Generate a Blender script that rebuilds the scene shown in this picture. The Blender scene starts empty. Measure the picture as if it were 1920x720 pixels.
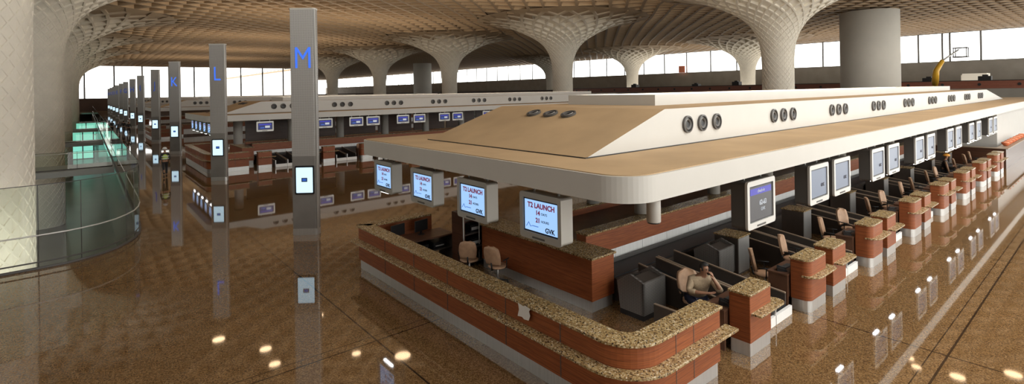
import bpy, bmesh, math, random
from mathutils import Vector, Matrix
random.seed(7)
PI = math.pi
scn = bpy.context.scene
COL = scn.collection

# ------------------------------------------------------------------ materials
def newmat(name):
    m = bpy.data.materials.new(name); m.use_nodes = True
    nt = m.node_tree; b = nt.nodes['Principled BSDF']
    return m, nt, b

def mat(name, col, rough=0.5, metal=0.0, spec=0.5, noise=0.0, nscale=8.0, bump=0.0):
    m, nt, b = newmat(name)
    b.inputs['Base Color'].default_value = (*col, 1)
    b.inputs['Roughness'].default_value = rough
    b.inputs['Metallic'].default_value = metal
    b.inputs['Specular IOR Level'].default_value = spec
    if noise or bump:
        tc = nt.nodes.new('ShaderNodeTexCoord'); n = nt.nodes.new('ShaderNodeTexNoise')
        n.inputs['Scale'].default_value = nscale; n.inputs['Detail'].default_value = 5
        nt.links.new(tc.outputs['Object'], n.inputs['Vector'])
        if noise:
            r = nt.nodes.new('ShaderNodeValToRGB')
            r.color_ramp.elements[0].color = (*[c * (1 - noise) for c in col], 1); r.color_ramp.elements[0].position = .3
            r.color_ramp.elements[1].color = (*[min(1, c * (1 + noise)) for c in col], 1); r.color_ramp.elements[1].position = .7
            nt.links.new(n.outputs['Fac'], r.inputs['Fac']); nt.links.new(r.outputs['Color'], b.inputs['Base Color'])
        if bump:
            bp = nt.nodes.new('ShaderNodeBump'); bp.inputs['Strength'].default_value = bump
            nt.links.new(n.outputs['Fac'], bp.inputs['Height']); nt.links.new(bp.outputs['Normal'], b.inputs['Normal'])
    return m

def emit(name, col, s):
    m, nt, b = newmat(name)
    b.inputs['Base Color'].default_value = (0, 0, 0, 1)
    b.inputs['Emission Color'].default_value = (*col, 1); b.inputs['Emission Strength'].default_value = s
    b.inputs['Roughness'].default_value = .3
    return m

def math_node(nt, op, a, b=None, v=None):
    n = nt.nodes.new('ShaderNodeMath'); n.operation = op
    nt.links.new(a, n.inputs[0])
    if b is not None: nt.links.new(b, n.inputs[1])
    elif v is not None: n.inputs[1].default_value = v
    return n.outputs[0]

def speckle(name, cols, scale, rough, spec=.5, base_noise=True, coord='Object'):
    m, nt, b = newmat(name)
    tc = nt.nodes.new('ShaderNodeTexCoord')
    v = nt.nodes.new('ShaderNodeTexVoronoi'); v.inputs['Scale'].default_value = scale
    nt.links.new(tc.outputs[coord], v.inputs['Vector'])
    sep = nt.nodes.new('ShaderNodeSeparateColor'); nt.links.new(v.outputs['Color'], sep.inputs['Color'])
    r = nt.nodes.new('ShaderNodeValToRGB'); r.color_ramp.interpolation = 'CONSTANT'
    els = r.color_ramp.elements
    while len(els) < len(cols): els.new(.5)
    for i, (p, c) in enumerate(cols):
        els[i].position = p; els[i].color = (*c, 1)
    nt.links.new(sep.outputs[0], r.inputs['Fac'])
    b.inputs['Roughness'].default_value = rough
    b.inputs['Specular IOR Level'].default_value = spec
    nt.links.new(r.outputs['Color'], b.inputs['Base Color'])
    return m, nt, b, r, tc

GRAN = speckle('granite_yellow', [(0, (.34, .23, .10)), (.28, (.20, .12, .05)), (.46, (.42, .32, .17)), (.68, (.055, .036, .02)), (.80, (.27, .17, .07)), (.93, (.60, .50, .35))], 46, .25)[0]

# floor: polished brown granite with tile seams
FLOOR, nt, b, r, tc = speckle('floor_granite', [(0, (.180, .100, .040)), (.3, (.135, .073, .029)), (.55, (.228, .132, .055)), (.75, (.098, .052, .022)), (.88, (.27, .165, .078))], 55, .035, .5)
b.inputs['IOR'].default_value = 1.75
sx = nt.nodes.new('ShaderNodeSeparateXYZ'); nt.links.new(tc.outputs['Object'], sx.inputs['Vector'])
def seam(out, off, period, w):
    a = math_node(nt, 'SUBTRACT', out, v=off)
    a = math_node(nt, 'DIVIDE', a, v=period)
    rr = math_node(nt, 'ROUND', a)
    d = math_node(nt, 'SUBTRACT', a, b=rr)
    d = math_node(nt, 'ABSOLUTE', d)
    return math_node(nt, 'LESS_THAN', d, v=w / period / 2)
s1 = seam(sx.outputs['X'], 4.38, 7.5, .035)
s2 = seam(sx.outputs['Y'], 9.58, 7.45, .035)
s3 = seam(sx.outputs['Y'], 9.58 + .22, 7.45, .02)
s = math_node(nt, 'MAXIMUM', s1, b=s2); s = math_node(nt, 'MAXIMUM', s, b=s3)
nz = nt.nodes.new('ShaderNodeTexNoise'); nz.inputs['Scale'].default_value = .35; nz.inputs['Detail'].default_value = 3
nt.links.new(tc.outputs['Object'], nz.inputs['Vector'])
mr = nt.nodes.new('ShaderNodeMapRange'); mr.inputs[3].default_value = .75; mr.inputs[4].default_value = 1.25
nt.links.new(nz.outputs['Fac'], mr.inputs[0])
mul = nt.nodes.new('ShaderNodeMix'); mul.data_type = 'RGBA'; mul.blend_type = 'MULTIPLY'; mul.inputs[0].default_value = 1
nt.links.new(r.outputs['Color'], mul.inputs[6]); nt.links.new(mr.outputs[0], mul.inputs[7])
mx = nt.nodes.new('ShaderNodeMix'); mx.data_type = 'RGBA'; mx.inputs[7].default_value = (.03, .017, .01, 1)
nt.links.new(s, mx.inputs[0]); nt.links.new(mul.outputs[2], mx.inputs[6]); nt.links.new(mx.outputs[2], b.inputs['Base Color'])

def wood(name, c1, c2, plank=.105, rough=.35):
    m, nt, b = newmat(name)
    tc = nt.nodes.new('ShaderNodeTexCoord'); mp = nt.nodes.new('ShaderNodeMapping')
    mp.inputs['Scale'].default_value = (1.2, 1.2, 26)
    nt.links.new(tc.outputs['Object'], mp.inputs['Vector'])
    n = nt.nodes.new('ShaderNodeTexNoise'); n.inputs['Scale'].default_value = 2.2; n.inputs['Detail'].default_value = 6
    nt.links.new(mp.outputs['Vector'], n.inputs['Vector'])
    r = nt.nodes.new('ShaderNodeValToRGB')
    r.color_ramp.elements[0].color = (*c1, 1); r.color_ramp.elements[0].position = .3
    r.color_ramp.elements[1].color = (*c2, 1); r.color_ramp.elements[1].position = .72
    nt.links.new(n.outputs['Fac'], r.inputs['Fac'])
    sx = nt.nodes.new('ShaderNodeSeparateXYZ'); nt.links.new(tc.outputs['Object'], sx.inputs['Vector'])
    a = math_node(nt, 'DIVIDE', sx.outputs['Z'], v=plank); a = math_node(nt, 'FRACT', a); a = math_node(nt, 'LESS_THAN', a, v=.05)
    mx = nt.nodes.new('ShaderNodeMix'); mx.data_type = 'RGBA'; mx.inputs[7].default_value = (*[c * .6 for c in c1], 1)
    nt.links.new(a, mx.inputs[0]); nt.links.new(r.outputs['Color'], mx.inputs[6]); nt.links.new(mx.outputs[2], b.inputs['Base Color'])
    b.inputs['Roughness'].default_value = rough
    return m
WOOD = wood('red_wood', (.185, .045, .012), (.33, .095, .027), rough=.5)
DWOOD = wood('dark_wood', (.060, .024, .013), (.105, .045, .024), .3)
BWOOD = mat('brown_laminate', (.115, .055, .032), .4, noise=.25, nscale=3)

def brushed(name, col, rough=.32, metal=.9):
    m, nt, b = newmat(name)
    tc = nt.nodes.new('ShaderNodeTexCoord'); mp = nt.nodes.new('ShaderNodeMapping'); mp.inputs['Scale'].default_value = (45, 45, .6)
    nt.links.new(tc.outputs['Object'], mp.inputs['Vector'])
    n = nt.nodes.new('ShaderNodeTexNoise'); n.inputs['Scale'].default_value = 1.5; nt.links.new(mp.outputs['Vector'], n.inputs['Vector'])
    r = nt.nodes.new('ShaderNodeValToRGB')
    r.color_ramp.elements[0].color = (*[c * .88 for c in col], 1); r.color_ramp.elements[1].color = (*col, 1)
    r.color_ramp.elements[0].position = .35; r.color_ramp.elements[1].position = .65
    nt.links.new(n.outputs['Fac'], r.inputs['Fac']); nt.links.new(r.outputs['Color'], b.inputs['Base Color'])
    b.inputs['Roughness'].default_value = rough; b.inputs['Metallic'].default_value = metal
    return m
STEEL = brushed('brushed_steel', (.62, .61, .59), .35, .75)
PANEL = brushed('pale_steel_panel', (.86, .86, .84), .5, .1)
WHITE = mat('canopy_white', (.54, .52, .48), .45, noise=.02, nscale=1.5)
GREYW = mat('screen_frame_grey', (.40, .39, .36), .4, metal=.3)
SILVER = mat('screen_frame_silver', (.62, .61, .58), .35, metal=.3)
TAN = mat('roof_tan_board', (.43, .295, .16), .8, noise=.10, nscale=.9)
DARKG = mat('dark_grey_side', (.085, .08, .075), .5)
DPART = mat('dark_partition', (.075, .060, .050), .45, noise=.2, nscale=2)
EDGE = mat('partition_edge_trim', (.33, .25, .18), .4)
BLACK = mat('black_plastic', (.012, .012, .013), .4)
RUBBER = mat('black_rubber_belt', (.018, .018, .02), .6)
TANL = mat('tan_leather', (.50, .31, .19), .5, noise=.12, nscale=9)
COLW = mat('column_white_concrete', (.76, .71, .61), .75, noise=.05, nscale=1.2)
CEILR = mat('ceiling_rib_beige', (.25, .18, .115), .75)
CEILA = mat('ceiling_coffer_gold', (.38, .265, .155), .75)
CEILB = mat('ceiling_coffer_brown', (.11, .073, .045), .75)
PLAINC = mat('core_plaster', (.72, .68, .60), .8, noise=.04, nscale=.4)
GWALL = mat('grey_brown_wall', (.27, .25, .22), .8, noise=.1, nscale=.4)
BRWALL = mat('brown_wall', (.075, .045, .033), .7, noise=.15, nscale=.3)
MULL = mat('mullion_grey', (.18, .18, .18), .5, metal=.4)
REDW = wood('red_band_wood', (.20, .06, .035), (.28, .10, .06), .5)

def perforated():
    m, nt, b = newmat('perforated_metal')
    tc = nt.nodes.new('ShaderNodeTexCoord'); sx = nt.nodes.new('ShaderNodeSeparateXYZ'); nt.links.new(tc.outputs['Object'], sx.inputs['Vector'])
    outs = []
    for ax in ('X', 'Z'):
        a = math_node(nt, 'MULTIPLY', sx.outputs[ax], v=22); a = math_node(nt, 'FRACT', a); a = math_node(nt, 'SUBTRACT', a, v=.5)
        outs.append(math_node(nt, 'MULTIPLY', a, b=a))
    d = math_node(nt, 'ADD', outs[0], b=outs[1]); d = math_node(nt, 'LESS_THAN', d, v=.085)
    mx = nt.nodes.new('ShaderNodeMix'); mx.data_type = 'RGBA'
    mx.inputs[6].default_value = (.50, .48, .455, 1); mx.inputs[7].default_value = (.17, .16, .155, 1)
    nt.links.new(d, mx.inputs[0]); nt.links.new(mx.outputs[2], b.inputs['Base Color'])
    b.inputs['Metallic'].default_value = .35; b.inputs['Roughness'].default_value = .4
    return m
PERF = perforated()
PLATE = mat('pylon_plate', (.27, .255, .24), .35, metal=.4, noise=.08, nscale=2)

def meshy():
    m, nt, b = newmat('perforated_dark_steel')
    tc = nt.nodes.new('ShaderNodeTexCoord'); sx = nt.nodes.new('ShaderNodeSeparateXYZ'); nt.links.new(tc.outputs['Object'], sx.inputs['Vector'])
    h = math_node(nt, 'ADD', sx.outputs['X'], b=sx.outputs['Y'])
    outs = []
    for o in (h, sx.outputs['Z']):
        a = math_node(nt, 'MULTIPLY', o, v=30); a = math_node(nt, 'FRACT', a); a = math_node(nt, 'SUBTRACT', a, v=.5)
        outs.append(math_node(nt, 'MULTIPLY', a, b=a))
    d = math_node(nt, 'ADD', outs[0], b=outs[1]); d = math_node(nt, 'LESS_THAN', d, v=.10)
    mx = nt.nodes.new('ShaderNodeMix'); mx.data_type = 'RGBA'
    mx.inputs[6].default_value = (.27, .255, .24, 1); mx.inputs[7].default_value = (.06, .057, .055, 1)
    nt.links.new(d, mx.inputs[0]); nt.links.new(mx.outputs[2], b.inputs['Base Color'])
    b.inputs['Metallic'].default_value = .4; b.inputs['Roughness'].default_value = .45
    return m
MESHY = meshy()

def glassmat(name, tint, gl=.12):
    m = bpy.data.materials.new(name); m.use_nodes = True; nt = m.node_tree; nt.nodes.clear()
    o = nt.nodes.new('ShaderNodeOutputMaterial'); t = nt.nodes.new('ShaderNodeBsdfTransparent'); g = nt.nodes.new('ShaderNodeBsdfGlossy')
    t.inputs['Color'].default_value = (*tint, 1); g.inputs['Roughness'].default_value = .0
    f = nt.nodes.new('ShaderNodeFresnel'); f.inputs['IOR'].default_value = 1.5
    a = math_node(nt, 'MULTIPLY', f.outputs[0], v=gl)
    ge = nt.nodes.new('ShaderNodeNewGeometry'); inv = math_node(nt, 'SUBTRACT', ge.outputs['Backfacing'], v=1); inv = math_node(nt, 'ABSOLUTE', inv)
    a = math_node(nt, 'MULTIPLY', a, b=inv)
    mi = nt.nodes.new('ShaderNodeMixShader'); nt.links.new(a, mi.inputs[0]); nt.links.new(t.outputs[0], mi.inputs[1]); nt.links.new(g.outputs[0], mi.inputs[2])
    nt.links.new(mi.outputs[0], o.inputs['Surface'])
    return m
GLASS = glassmat('balustrade_glass', (.90, .93, .89), .85)
WGLASS = glassmat('window_glass', (.97, .98, .98), .5)

SCR_B = emit('screen_light_blue', (.36, .60, 1.0), .95)
SCR_P = emit('pylon_screen_white', (.62, .86, 1.0), 1.15)
SCR_G = emit('screen_grey_blue', (.26, .32, .44), .62)
SCR_D = emit('screen_dark', (.10, .10, .11), .55)
SCR_N = emit('screen_navy', (.012, .02, .11), 1.0)
BLUEB = emit('screen_blue_banner', (.05, .05, .55), .8)
T_DARK = mat('text_dark', (.02, .02, .04), .5)
T_RED = emit('text_red', (.30, .03, .08), .5)
T_BLUE = emit('text_blue', (.05, .18, .75), .6)
T_LIGHT = emit('text_pale', (.55, .58, .62), .8)
LED = emit('led_blue', (.06, .20, .95), .9)
LED2 = emit('led_blue_dim', (.05, .12, .55), .45)
LAMP = emit('warm_lamp', (1, .66, .38), 9)
LAMPW = emit('white_lamp', (.95, .97, 1), 14)

# ------------------------------------------------------------------ mesh helpers
def box(bm, x0, y0, z0, x1, y1, z1, mi=0):
    vs = [bm.verts.new(p) for p in ((x0, y0, z0), (x1, y0, z0), (x1, y1, z0), (x0, y1, z0), (x0, y0, z1), (x1, y0, z1), (x1, y1, z1), (x0, y1, z1))]
    for f in ((3, 2, 1, 0), (4, 5, 6, 7), (0, 1, 5, 4), (1, 2, 6, 5), (2, 3, 7, 6), (3, 0, 4, 7)):
        fa = bm.faces.new([vs[i] for i in f]); fa.material_index = mi
    return vs

def prism(bm, pts, z0, z1, mi=0, mtop=None):
    a = [bm.verts.new((x, y, z0)) for x, y in pts]; c = [bm.verts.new((x, y, z1)) for x, y in pts]
    n = len(pts)
    bm.faces.new(a[::-1]).material_index = mi
    bm.faces.new(c).material_index = mi if mtop is None else mtop
    for i in range(n):
        j = (i + 1) % n
        bm.faces.new((a[i], a[j], c[j], c[i])).material_index = mi

def prism_y(bm, pts, y0, y1, mi=0):      # pts in xz, extruded in y
    a = [bm.verts.new((x, y0, z)) for x, z in pts]; c = [bm.verts.new((x, y1, z)) for x, z in pts]
    n = len(pts)
    bm.faces.new(a).material_index = mi; bm.faces.new(c[::-1]).material_index = mi
    for i in range(n):
        j = (i + 1) % n
        bm.faces.new((a[j], a[i], c[i], c[j])).material_index = mi

def prism_x(bm, pts, x0, x1, mi=0):      # pts in yz, extruded in x
    a = [bm.verts.new((x0, y, z)) for y, z in pts]; c = [bm.verts.new((x1, y, z)) for y, z in pts]
    n = len(pts)
    bm.faces.new(a[::-1]).material_index = mi; bm.faces.new(c).material_index = mi
    for i in range(n):
        j = (i + 1) % n
        bm.faces.new((a[i], a[j], c[j], c[i])).material_index = mi

def rrect(x0, y0, x1, y1, r, seg=7):     # r = (front-left, front-right, back-right, back-left)
    pts = []
    cs = ((x0, y0, 180, r[0], 1, 1), (x1, y0, 270, r[1], -1, 1), (x1, y1, 0, r[2], -1, -1), (x0, y1, 90, r[3], 1, -1))
    for cx, cy, a0, rr, sx_, sy_ in cs:
        if rr <= 0: pts.append((cx, cy)); continue
        ox, oy = cx + sx_ * rr, cy + sy_ * rr
        for k in range(seg + 1):
            a = math.radians(a0 + 90 * k / seg); pts.append((ox + rr * math.cos(a), oy + rr * math.sin(a)))
    return pts

def cyl(bm, cx, cy, z0, z1, r0, r1=None, n=20, mi=0, axis='z'):
    r1 = r0 if r1 is None else r1
    def P(a, r, h):
        u, v = r * math.cos(a), r * math.sin(a)
        return {'z': (cx + u, cy + v, h), 'y': (cx + u, h, cy + v), 'x': (h, cx + u, cy + v)}[axis]
    a_ = [bm.verts.new(P(2 * PI * i / n, r0, z0)) for i in range(n)]; c_ = [bm.verts.new(P(2 * PI * i / n, r1, z1)) for i in range(n)]
    fs = [bm.faces.new(a_[::-1]), bm.faces.new(c_)]
    for i in range(n):
        f = bm.faces.new((a_[i], a_[(i + 1) % n], c_[(i + 1) % n], c_[i])); f.smooth = True; fs.append(f)
    for f in fs: f.material_index = mi

def tube(bm, pts, r, n=8, mi=0):
    prev = None
    for i, p in enumerate(pts):
        p = Vector(p)
        d = (Vector(pts[min(i + 1, len(pts) - 1)]) - Vector(pts[max(i - 1, 0)])).normalized()
        u = d.cross(Vector((0, 0, 1))); u = u.normalized() if u.length > 1e-3 else Vector((1, 0, 0)); v = d.cross(u)
        rr = r[i] if isinstance(r, (list, tuple)) else r
        ring = [bm.verts.new(p + rr * (math.cos(2 * PI * k / n) * u + math.sin(2 * PI * k / n) * v)) for k in range(n)]
        if prev:
            for k in range(n):
                f = bm.faces.new((prev[k], prev[(k + 1) % n], ring[(k + 1) % n], ring[k])); f.smooth = True; f.material_index = mi
        else: bm.faces.new(ring).material_index = mi
        prev = ring
    bm.faces.new(prev[::-1]).material_index = mi

def ellipsoid(bm, c, r, rot=None, seg=14, mi=0):
    m = Matrix.Translation(c) @ (rot.to_matrix().to_4x4() if rot else Matrix()) @ Matrix.Diagonal((*r, 1))
    ret = bmesh.ops.create_uvsphere(bm, u_segments=seg, v_segments=seg // 2 + 2, radius=1, matrix=m)
    for v in ret['verts']:
        for f in v.link_faces: f.smooth = True; f.material_index = mi

def obj(name, bm, mats, parent=None, loc=None, rz=0, bevel=0, fixn=True):
    if fixn: bmesh.ops.recalc_face_normals(bm, faces=bm.faces[:])
    me = bpy.data.meshes.new(name); bm.to_mesh(me); bm.free()
    for m in (mats if isinstance(mats, (list, tuple)) else [mats]): me.materials.append(m)
    o = bpy.data.objects.new(name, me); COL.objects.link(o)
    if parent: o.parent = parent
    if loc: o.location = loc
    o.rotation_euler.z = rz
    if bevel:
        md = o.modifiers.new('bevel', 'BEVEL'); md.width = bevel; md.segments = 2; md.limit_method = 'ANGLE'
    return o

def tag(o, label, cat, group=None):
    o['label'] = label; o['category'] = cat
    if group: o['group'] = group
    return o

def thing(name, label, cat, loc=(0, 0, 0), rz=0, group=None):
    o = bpy.data.objects.new(name, None); COL.objects.link(o); o.empty_display_size = .1
    o.location = loc; o.rotation_euler = (0, 0, rz)
    return tag(o, label, cat, group)

def struct(o): o['kind'] = 'structure'; return o

def kids(o): return [c for c in bpy.data.objects if c.parent is o]
def dup(root, loc, rz=None, label=None, group=None):
    def cp(o, par):
        c = o.copy(); COL.objects.link(c)
        if par: c.parent = par
        for k in KID[o.name]: cp(k, c)
        return c
    global KID
    KID = {}
    def walk(o):
        KID[o.name] = kids(o)
        for k in KID[o.name]: walk(k)
    walk(root)
    r = cp(root, None); r.location = loc
    if rz is not None: r.rotation_euler = (0, 0, rz)
    if label: r['label'] = label
    if group: r['group'] = group
    return r

def text(s, size, m, parent, loc, rot, name='lettering', align='CENTER', sx=1.0, bold=.0):
    c = bpy.data.curves.new(name, 'FONT'); c.body = s; c.size = size; c.align_x = align; c.align_y = 'CENTER'
    c.extrude = .002; c.offset = bold; c.materials.append(m)
    o = bpy.data.objects.new(name, c); COL.objects.link(o)
    bpy.context.view_layer.update()
    me = bpy.data.meshes.new_from_object(o.evaluated_get(bpy.context.evaluated_depsgraph_get()))
    bpy.data.objects.remove(o)
    o = bpy.data.objects.new(name, me); COL.objects.link(o); o.parent = parent; o.location = loc; o.rotation_euler = rot; o.scale = (sx, 1, 1)
    return o
def bmn(): return bmesh.new()

# ------------------------------------------------------------------ the setting
XW, XE, YS, YN, ZC = -16.0, 158.0, -16.0, 440.0, 17.0
# floor with an opening at the left, closed off by the curved glass
edge = [(-16, 20.05), (-4, 20.02), (-1.9, 20.08), (-1.05, 20.13), (-.5, 20.22), (-.1, 20.38), (.3, 20.65), (.69, 21.05), (1.0, 21.6), (1.25, 22.2), (1.41, 22.9), (1.5, 23.7), (1.55, 25)]
bm = bmn()
def slab(pts): prism(bm, pts, -.45, 0)
slab([(XW, YS), (XE, YS), (XE, 19), (XW, 19)])
for (xa_, ya_), (xb_, yb_) in zip(edge, edge[1:]): slab([(xa_, 19), (xb_, 19), (xb_, yb_), (xa_, ya_)])
slab([(1.55, 19), (XE, 19), (XE, YN), (1.55, YN)])
slab([(XW, 225), (1.55, 225), (1.55, YN), (XW, YN)])
struct(obj('floor', bm, FLOOR))
bm = bmn(); box(bm, XW, 15, -6.2, 8, 240, -6)
struct(obj('floor_lower_level', bm, mat('lower_floor', (.065, .048, .033), .3, noise=.3, nscale=.3)))

bm = bmn(); box(bm, 1.62, 24, -6, 1.9, 240, -.45)
struct(obj('wall_lower_level', bm, mat('lower_wall_brown', (.115, .072, .048), .22, noise=.2, nscale=.2)))
bm = bmn(); box(bm, XW, 240, -6, 1.9, 240.4, 0)
struct(obj('wall_lower_end', bm, GWALL))
# walls
bm = bmn(); box(bm, XE, YS, 0, XE + .5, YN, 10.2)
struct(obj('wall_east', bm, GWALL))
bm = bmn(); box(bm, XE, YS, 17.1, XE + .5, YN, 19)
struct(obj('wall_east_header', bm, GWALL))
bm = bmn(); box(bm, -9, 246, 0, 78, 246.5, 4.7)
struct(obj('wall_north', bm, BRWALL))
bm = bmn(); box(bm, -16, 246, 17.0, 78, 246.5, 18.6)
struct(obj('wall_north_header', bm, GWALL))
bm = bmn(); box(bm, 78, 246.6, 0, 78.4, YN, 18)
struct(obj('wall_return', bm, mat('sky_white_filler', (.86, .86, .85), .8)))  # white so this added wall blows out like sky through the north windows
bm = bmn(); box(bm, XW - .4, YS, -6, XW, 250, 13.5); box(bm, XW - .4, YS, 16.9, XW, 250, 18)
struct(obj('wall_west', bm, GWALL))
bm = bmn(); box(bm, XW, YN, 0, XE, YN + .5, 4)
struct(obj('wall_north_far', bm, GWALL))
bm = bmn(); box(bm, XW, YS - .5, 0, XE, YS, .3); box(bm, XW, YS - .5, 17, XE, YS, 19); box(bm, XW, YS - .5, .3, 0, YS, 17)  # unseen wall; left part kept solid to darken faces turned to -x
struct(obj('wall_south', bm, GWALL))

def window(n, axis, c0, c1, z0, z1, at_, bars=()):
    root = bpy.data.objects.new('window_%d' % n, None); COL.objects.link(root); struct(root)
    w = .18 if axis == 'y' else .26
    def bx(bm, a0, a1, b0, b1, t=.12):
        if axis == 'y': box(bm, at_ - t, a0, b0, at_ + t, a1, b1)
        else: box(bm, a0, at_ - t, b0, a1, at_ + t, b1)
    bm = bmn(); bx(bm, c0 - w, c0 + w, z0, z1); bx(bm, c0 + w, c1, z0, z0 + .12); bx(bm, c0 + w, c1, z1 - .12, z1)
    obj('window_frame', bm, MULL, root)
    bm = bmn(); bx(bm, c0 + w, c1 - w, z0 + .12, z1 - .12, .01)
    obj('window_pane', bm, WGLASS, root)
n = 1
y = -16.0
ys = [-16, -7.4, 1.2, 9.8, 21.5, 27.0, 28.4, 33, 42.5, 54.3, 62]
yy = 70.2
while yy < YN: ys.append(yy); yy += 8.75
ys.append(YN)
for i in range(len(ys) - 1):
    window(n, 'y', ys[i], ys[i + 1], 10.2, 17.1, XE + .2); n += 1
xs = [-9 + 8.7 * i for i in range(11)]
for i in range(10):
    window(n, 'x', xs[i], xs[i + 1], 4.7, 17.0, 246.2); n += 1
xs = [15.8 * i for i in range(11)]
for i in range(10):
    window(n, 'x', xs[i], xs[i + 1], .3, 17, YS - .2); n += 1
for i in range(19):  # unseen west windows, added to light the columns and the opening
    window(n, 'y', YS + 14 * i, YS + 14 * (i + 1), 13.5, 16.9, XW - .2); n += 1
# balcony band in front of the east wall
bm = bmn(); box(bm, 110, 2, 0, 111, 104, 4.1, 0); box(bm, 109.9, 2, 4.1, 111, 104, 5.35, 1); box(bm, 109.85, 2, 5.3, 111.1, 104, 5.42, 2)
for k in range(22): cyl(bm, 6 + 4.6 * k, 4.75, 109.8, 109.95, .22, n=12, mi=2, axis='x')
tag(obj('balcony_wall', bm, [GWALL, REDW, BLACK]), 'long red brown wooden balcony band crossing in front of the grey end wall', 'balcony')
bm = bmn(); box(bm, 111, 104, 0, 112, 330, 3.9, 0); box(bm, 110.9, 104, 3.9, 112, 330, 5.1, 1)
tag(obj('balcony_wall', bm, [GWALL, BRWALL]), 'dark brown balcony band continuing far behind the mid columns', 'balcony')
# things standing on the balcony floor
bm = bmn(); box(bm, 124.5, 16.2, 5.2, 128, 19.6, 6.75); box(bm, 124.6, 19.6, 5.2, 127.9, 19.75, 6.5)
tag(obj('site_cabin', bm, PLAINC), 'low white cabin standing on the balcony at far right', 'cabin')
bm = bmn(); box(bm, 112, 4, 5.0, XE, 104, 5.2)
struct(obj('floor_balcony', bm, GWALL))
for i, (yy_, h) in enumerate(((14.2, .9), (21.5, .8), (27.5, 1.0), (47, .9), (56, 1.0), (66, .7), (84, .9))):
    bm = bmn(); box(bm, 113, yy_, 5.2, 114.4, yy_ + 1.6, 5.2 + h); box(bm, 113.2, yy_ + .4, 5.2 + h, 113.8, yy_ + 1.1, 5.45 + h)
    tag(obj('equipment_crate', bm, [BLACK]), 'small dark crate with a raised lid standing on the balcony edge', 'crate', 'dark crates along the balcony')

# yellow boom lift
t = thing('boom_lift', 'yellow articulated boom lift raised in front of the right windows', 'lift', (92, 17.3, 0))
Rd = Vector((.77, -.64, 0))
bm = bmn(); box(bm, -1.2, -1.2, .5, 1.2, 1.2, 1.6); obj('chassis', bm, mat('lift_yellow', (.75, .42, .04), .4), t, bevel=.1)
YEL = bpy.data.materials['lift_yellow']
for q in ((-1, -1), (1, -1), (1, 1), (-1, 1)):
    bm = bmn(); cyl(bm, q[0], .5, q[1] * 1.3 - .2, q[1] * 1.3 + .2, .5, mi=0, axis='y'); obj('wheel', bm, BLACK, t)
def P3(s, z): return (Rd.x * s, Rd.y * s, z)
bm = bmn(); tube(bm, [P3(0, 1.5), P3(-.1, 5.2), P3(.1, 6.8), P3(1.0, 8.2)], [.5, .42, .36, .28]); obj('lower_boom', bm, YEL, t)
bm = bmn(); tube(bm, [P3(1.0, 8.2), P3(3.3, 9.7)], .13); obj('upper_boom', bm, SILVER, t)
bm = bmn(); c = P3(3.6, 9.6)
for dx in (-.7, .7):
    for dy in (-.7, .7): tube(bm, [(c[0] + dx, c[1] + dy, 8.7), (c[0] + dx, c[1] + dy, 10)], .06, 6)
box(bm, c[0] - .8, c[1] - .8, 8.6, c[0] + .8, c[1] + .8, 8.75); box(bm, c[0] - .8, c[1] - .8, 9.9, c[0] + .8, c[1] + .8, 10.0)
obj('basket', bm, DARKG, t)
bm = bmn(); box(bm, 156.9, 96.5, 10.3, 157.2, 98.8, 12.6)
tag(obj('sign_board', bm, mat('sign_red', (.75, .25, .15), .6)), 'small pale red sign standing against the far window', 'sign')

# ------------------------------------------------------------------ ceiling and flared columns
COLS = []
for cx, rows in ((-3.1, [25.5 + 34.3 * i for i in range(6)]), (60.7, [25.5 + 34.3 * i for i in range(5)]), (123.0, [58.7 + 34.0 * i for i in range(3)])):
    for cy in rows: COLS.append((cx, cy))
GRIDC = COLS + [(cx, 25.5 - 34.3) for cx in (-3.1, 60.7)]
PROF = [(1.66, -6), (1.66, 4), (1.66, 7.6), (1.72, 8.8), (1.88, 9.9), (2.3, 11.1), (2.96, 12.15), (3.9, 13.05), (5.2, 13.85), (6.9, 14.7), (8.8, 15.45), (11.0, 16.0), (13.5, 16.4), (17, 16.8), (22, 17.0)]
def z_of_r(r):
    if r >= 22: return ZC
    for (r0, z0), (r1, z1) in zip(PROF[2:], PROF[3:]):
        if r0 <= r <= r1: return z0 + (z1 - z0) * (r - r0) / (r1 - r0)
    return PROF[2][1]
def prof_at(s):
    # arc-length lookup
    acc = 0
    for (r0, z0), (r1, z1) in zip(PROF, PROF[1:]):
        L = math.hypot(r1 - r0, z1 - z0)
        if acc + L >= s:
            t_ = (s - acc) / L; return r0 + (r1 - r0) * t_, z0 + (z1 - z0) * t_
        acc += L
    return PROF[-1]
RMAX = 12.5
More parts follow.
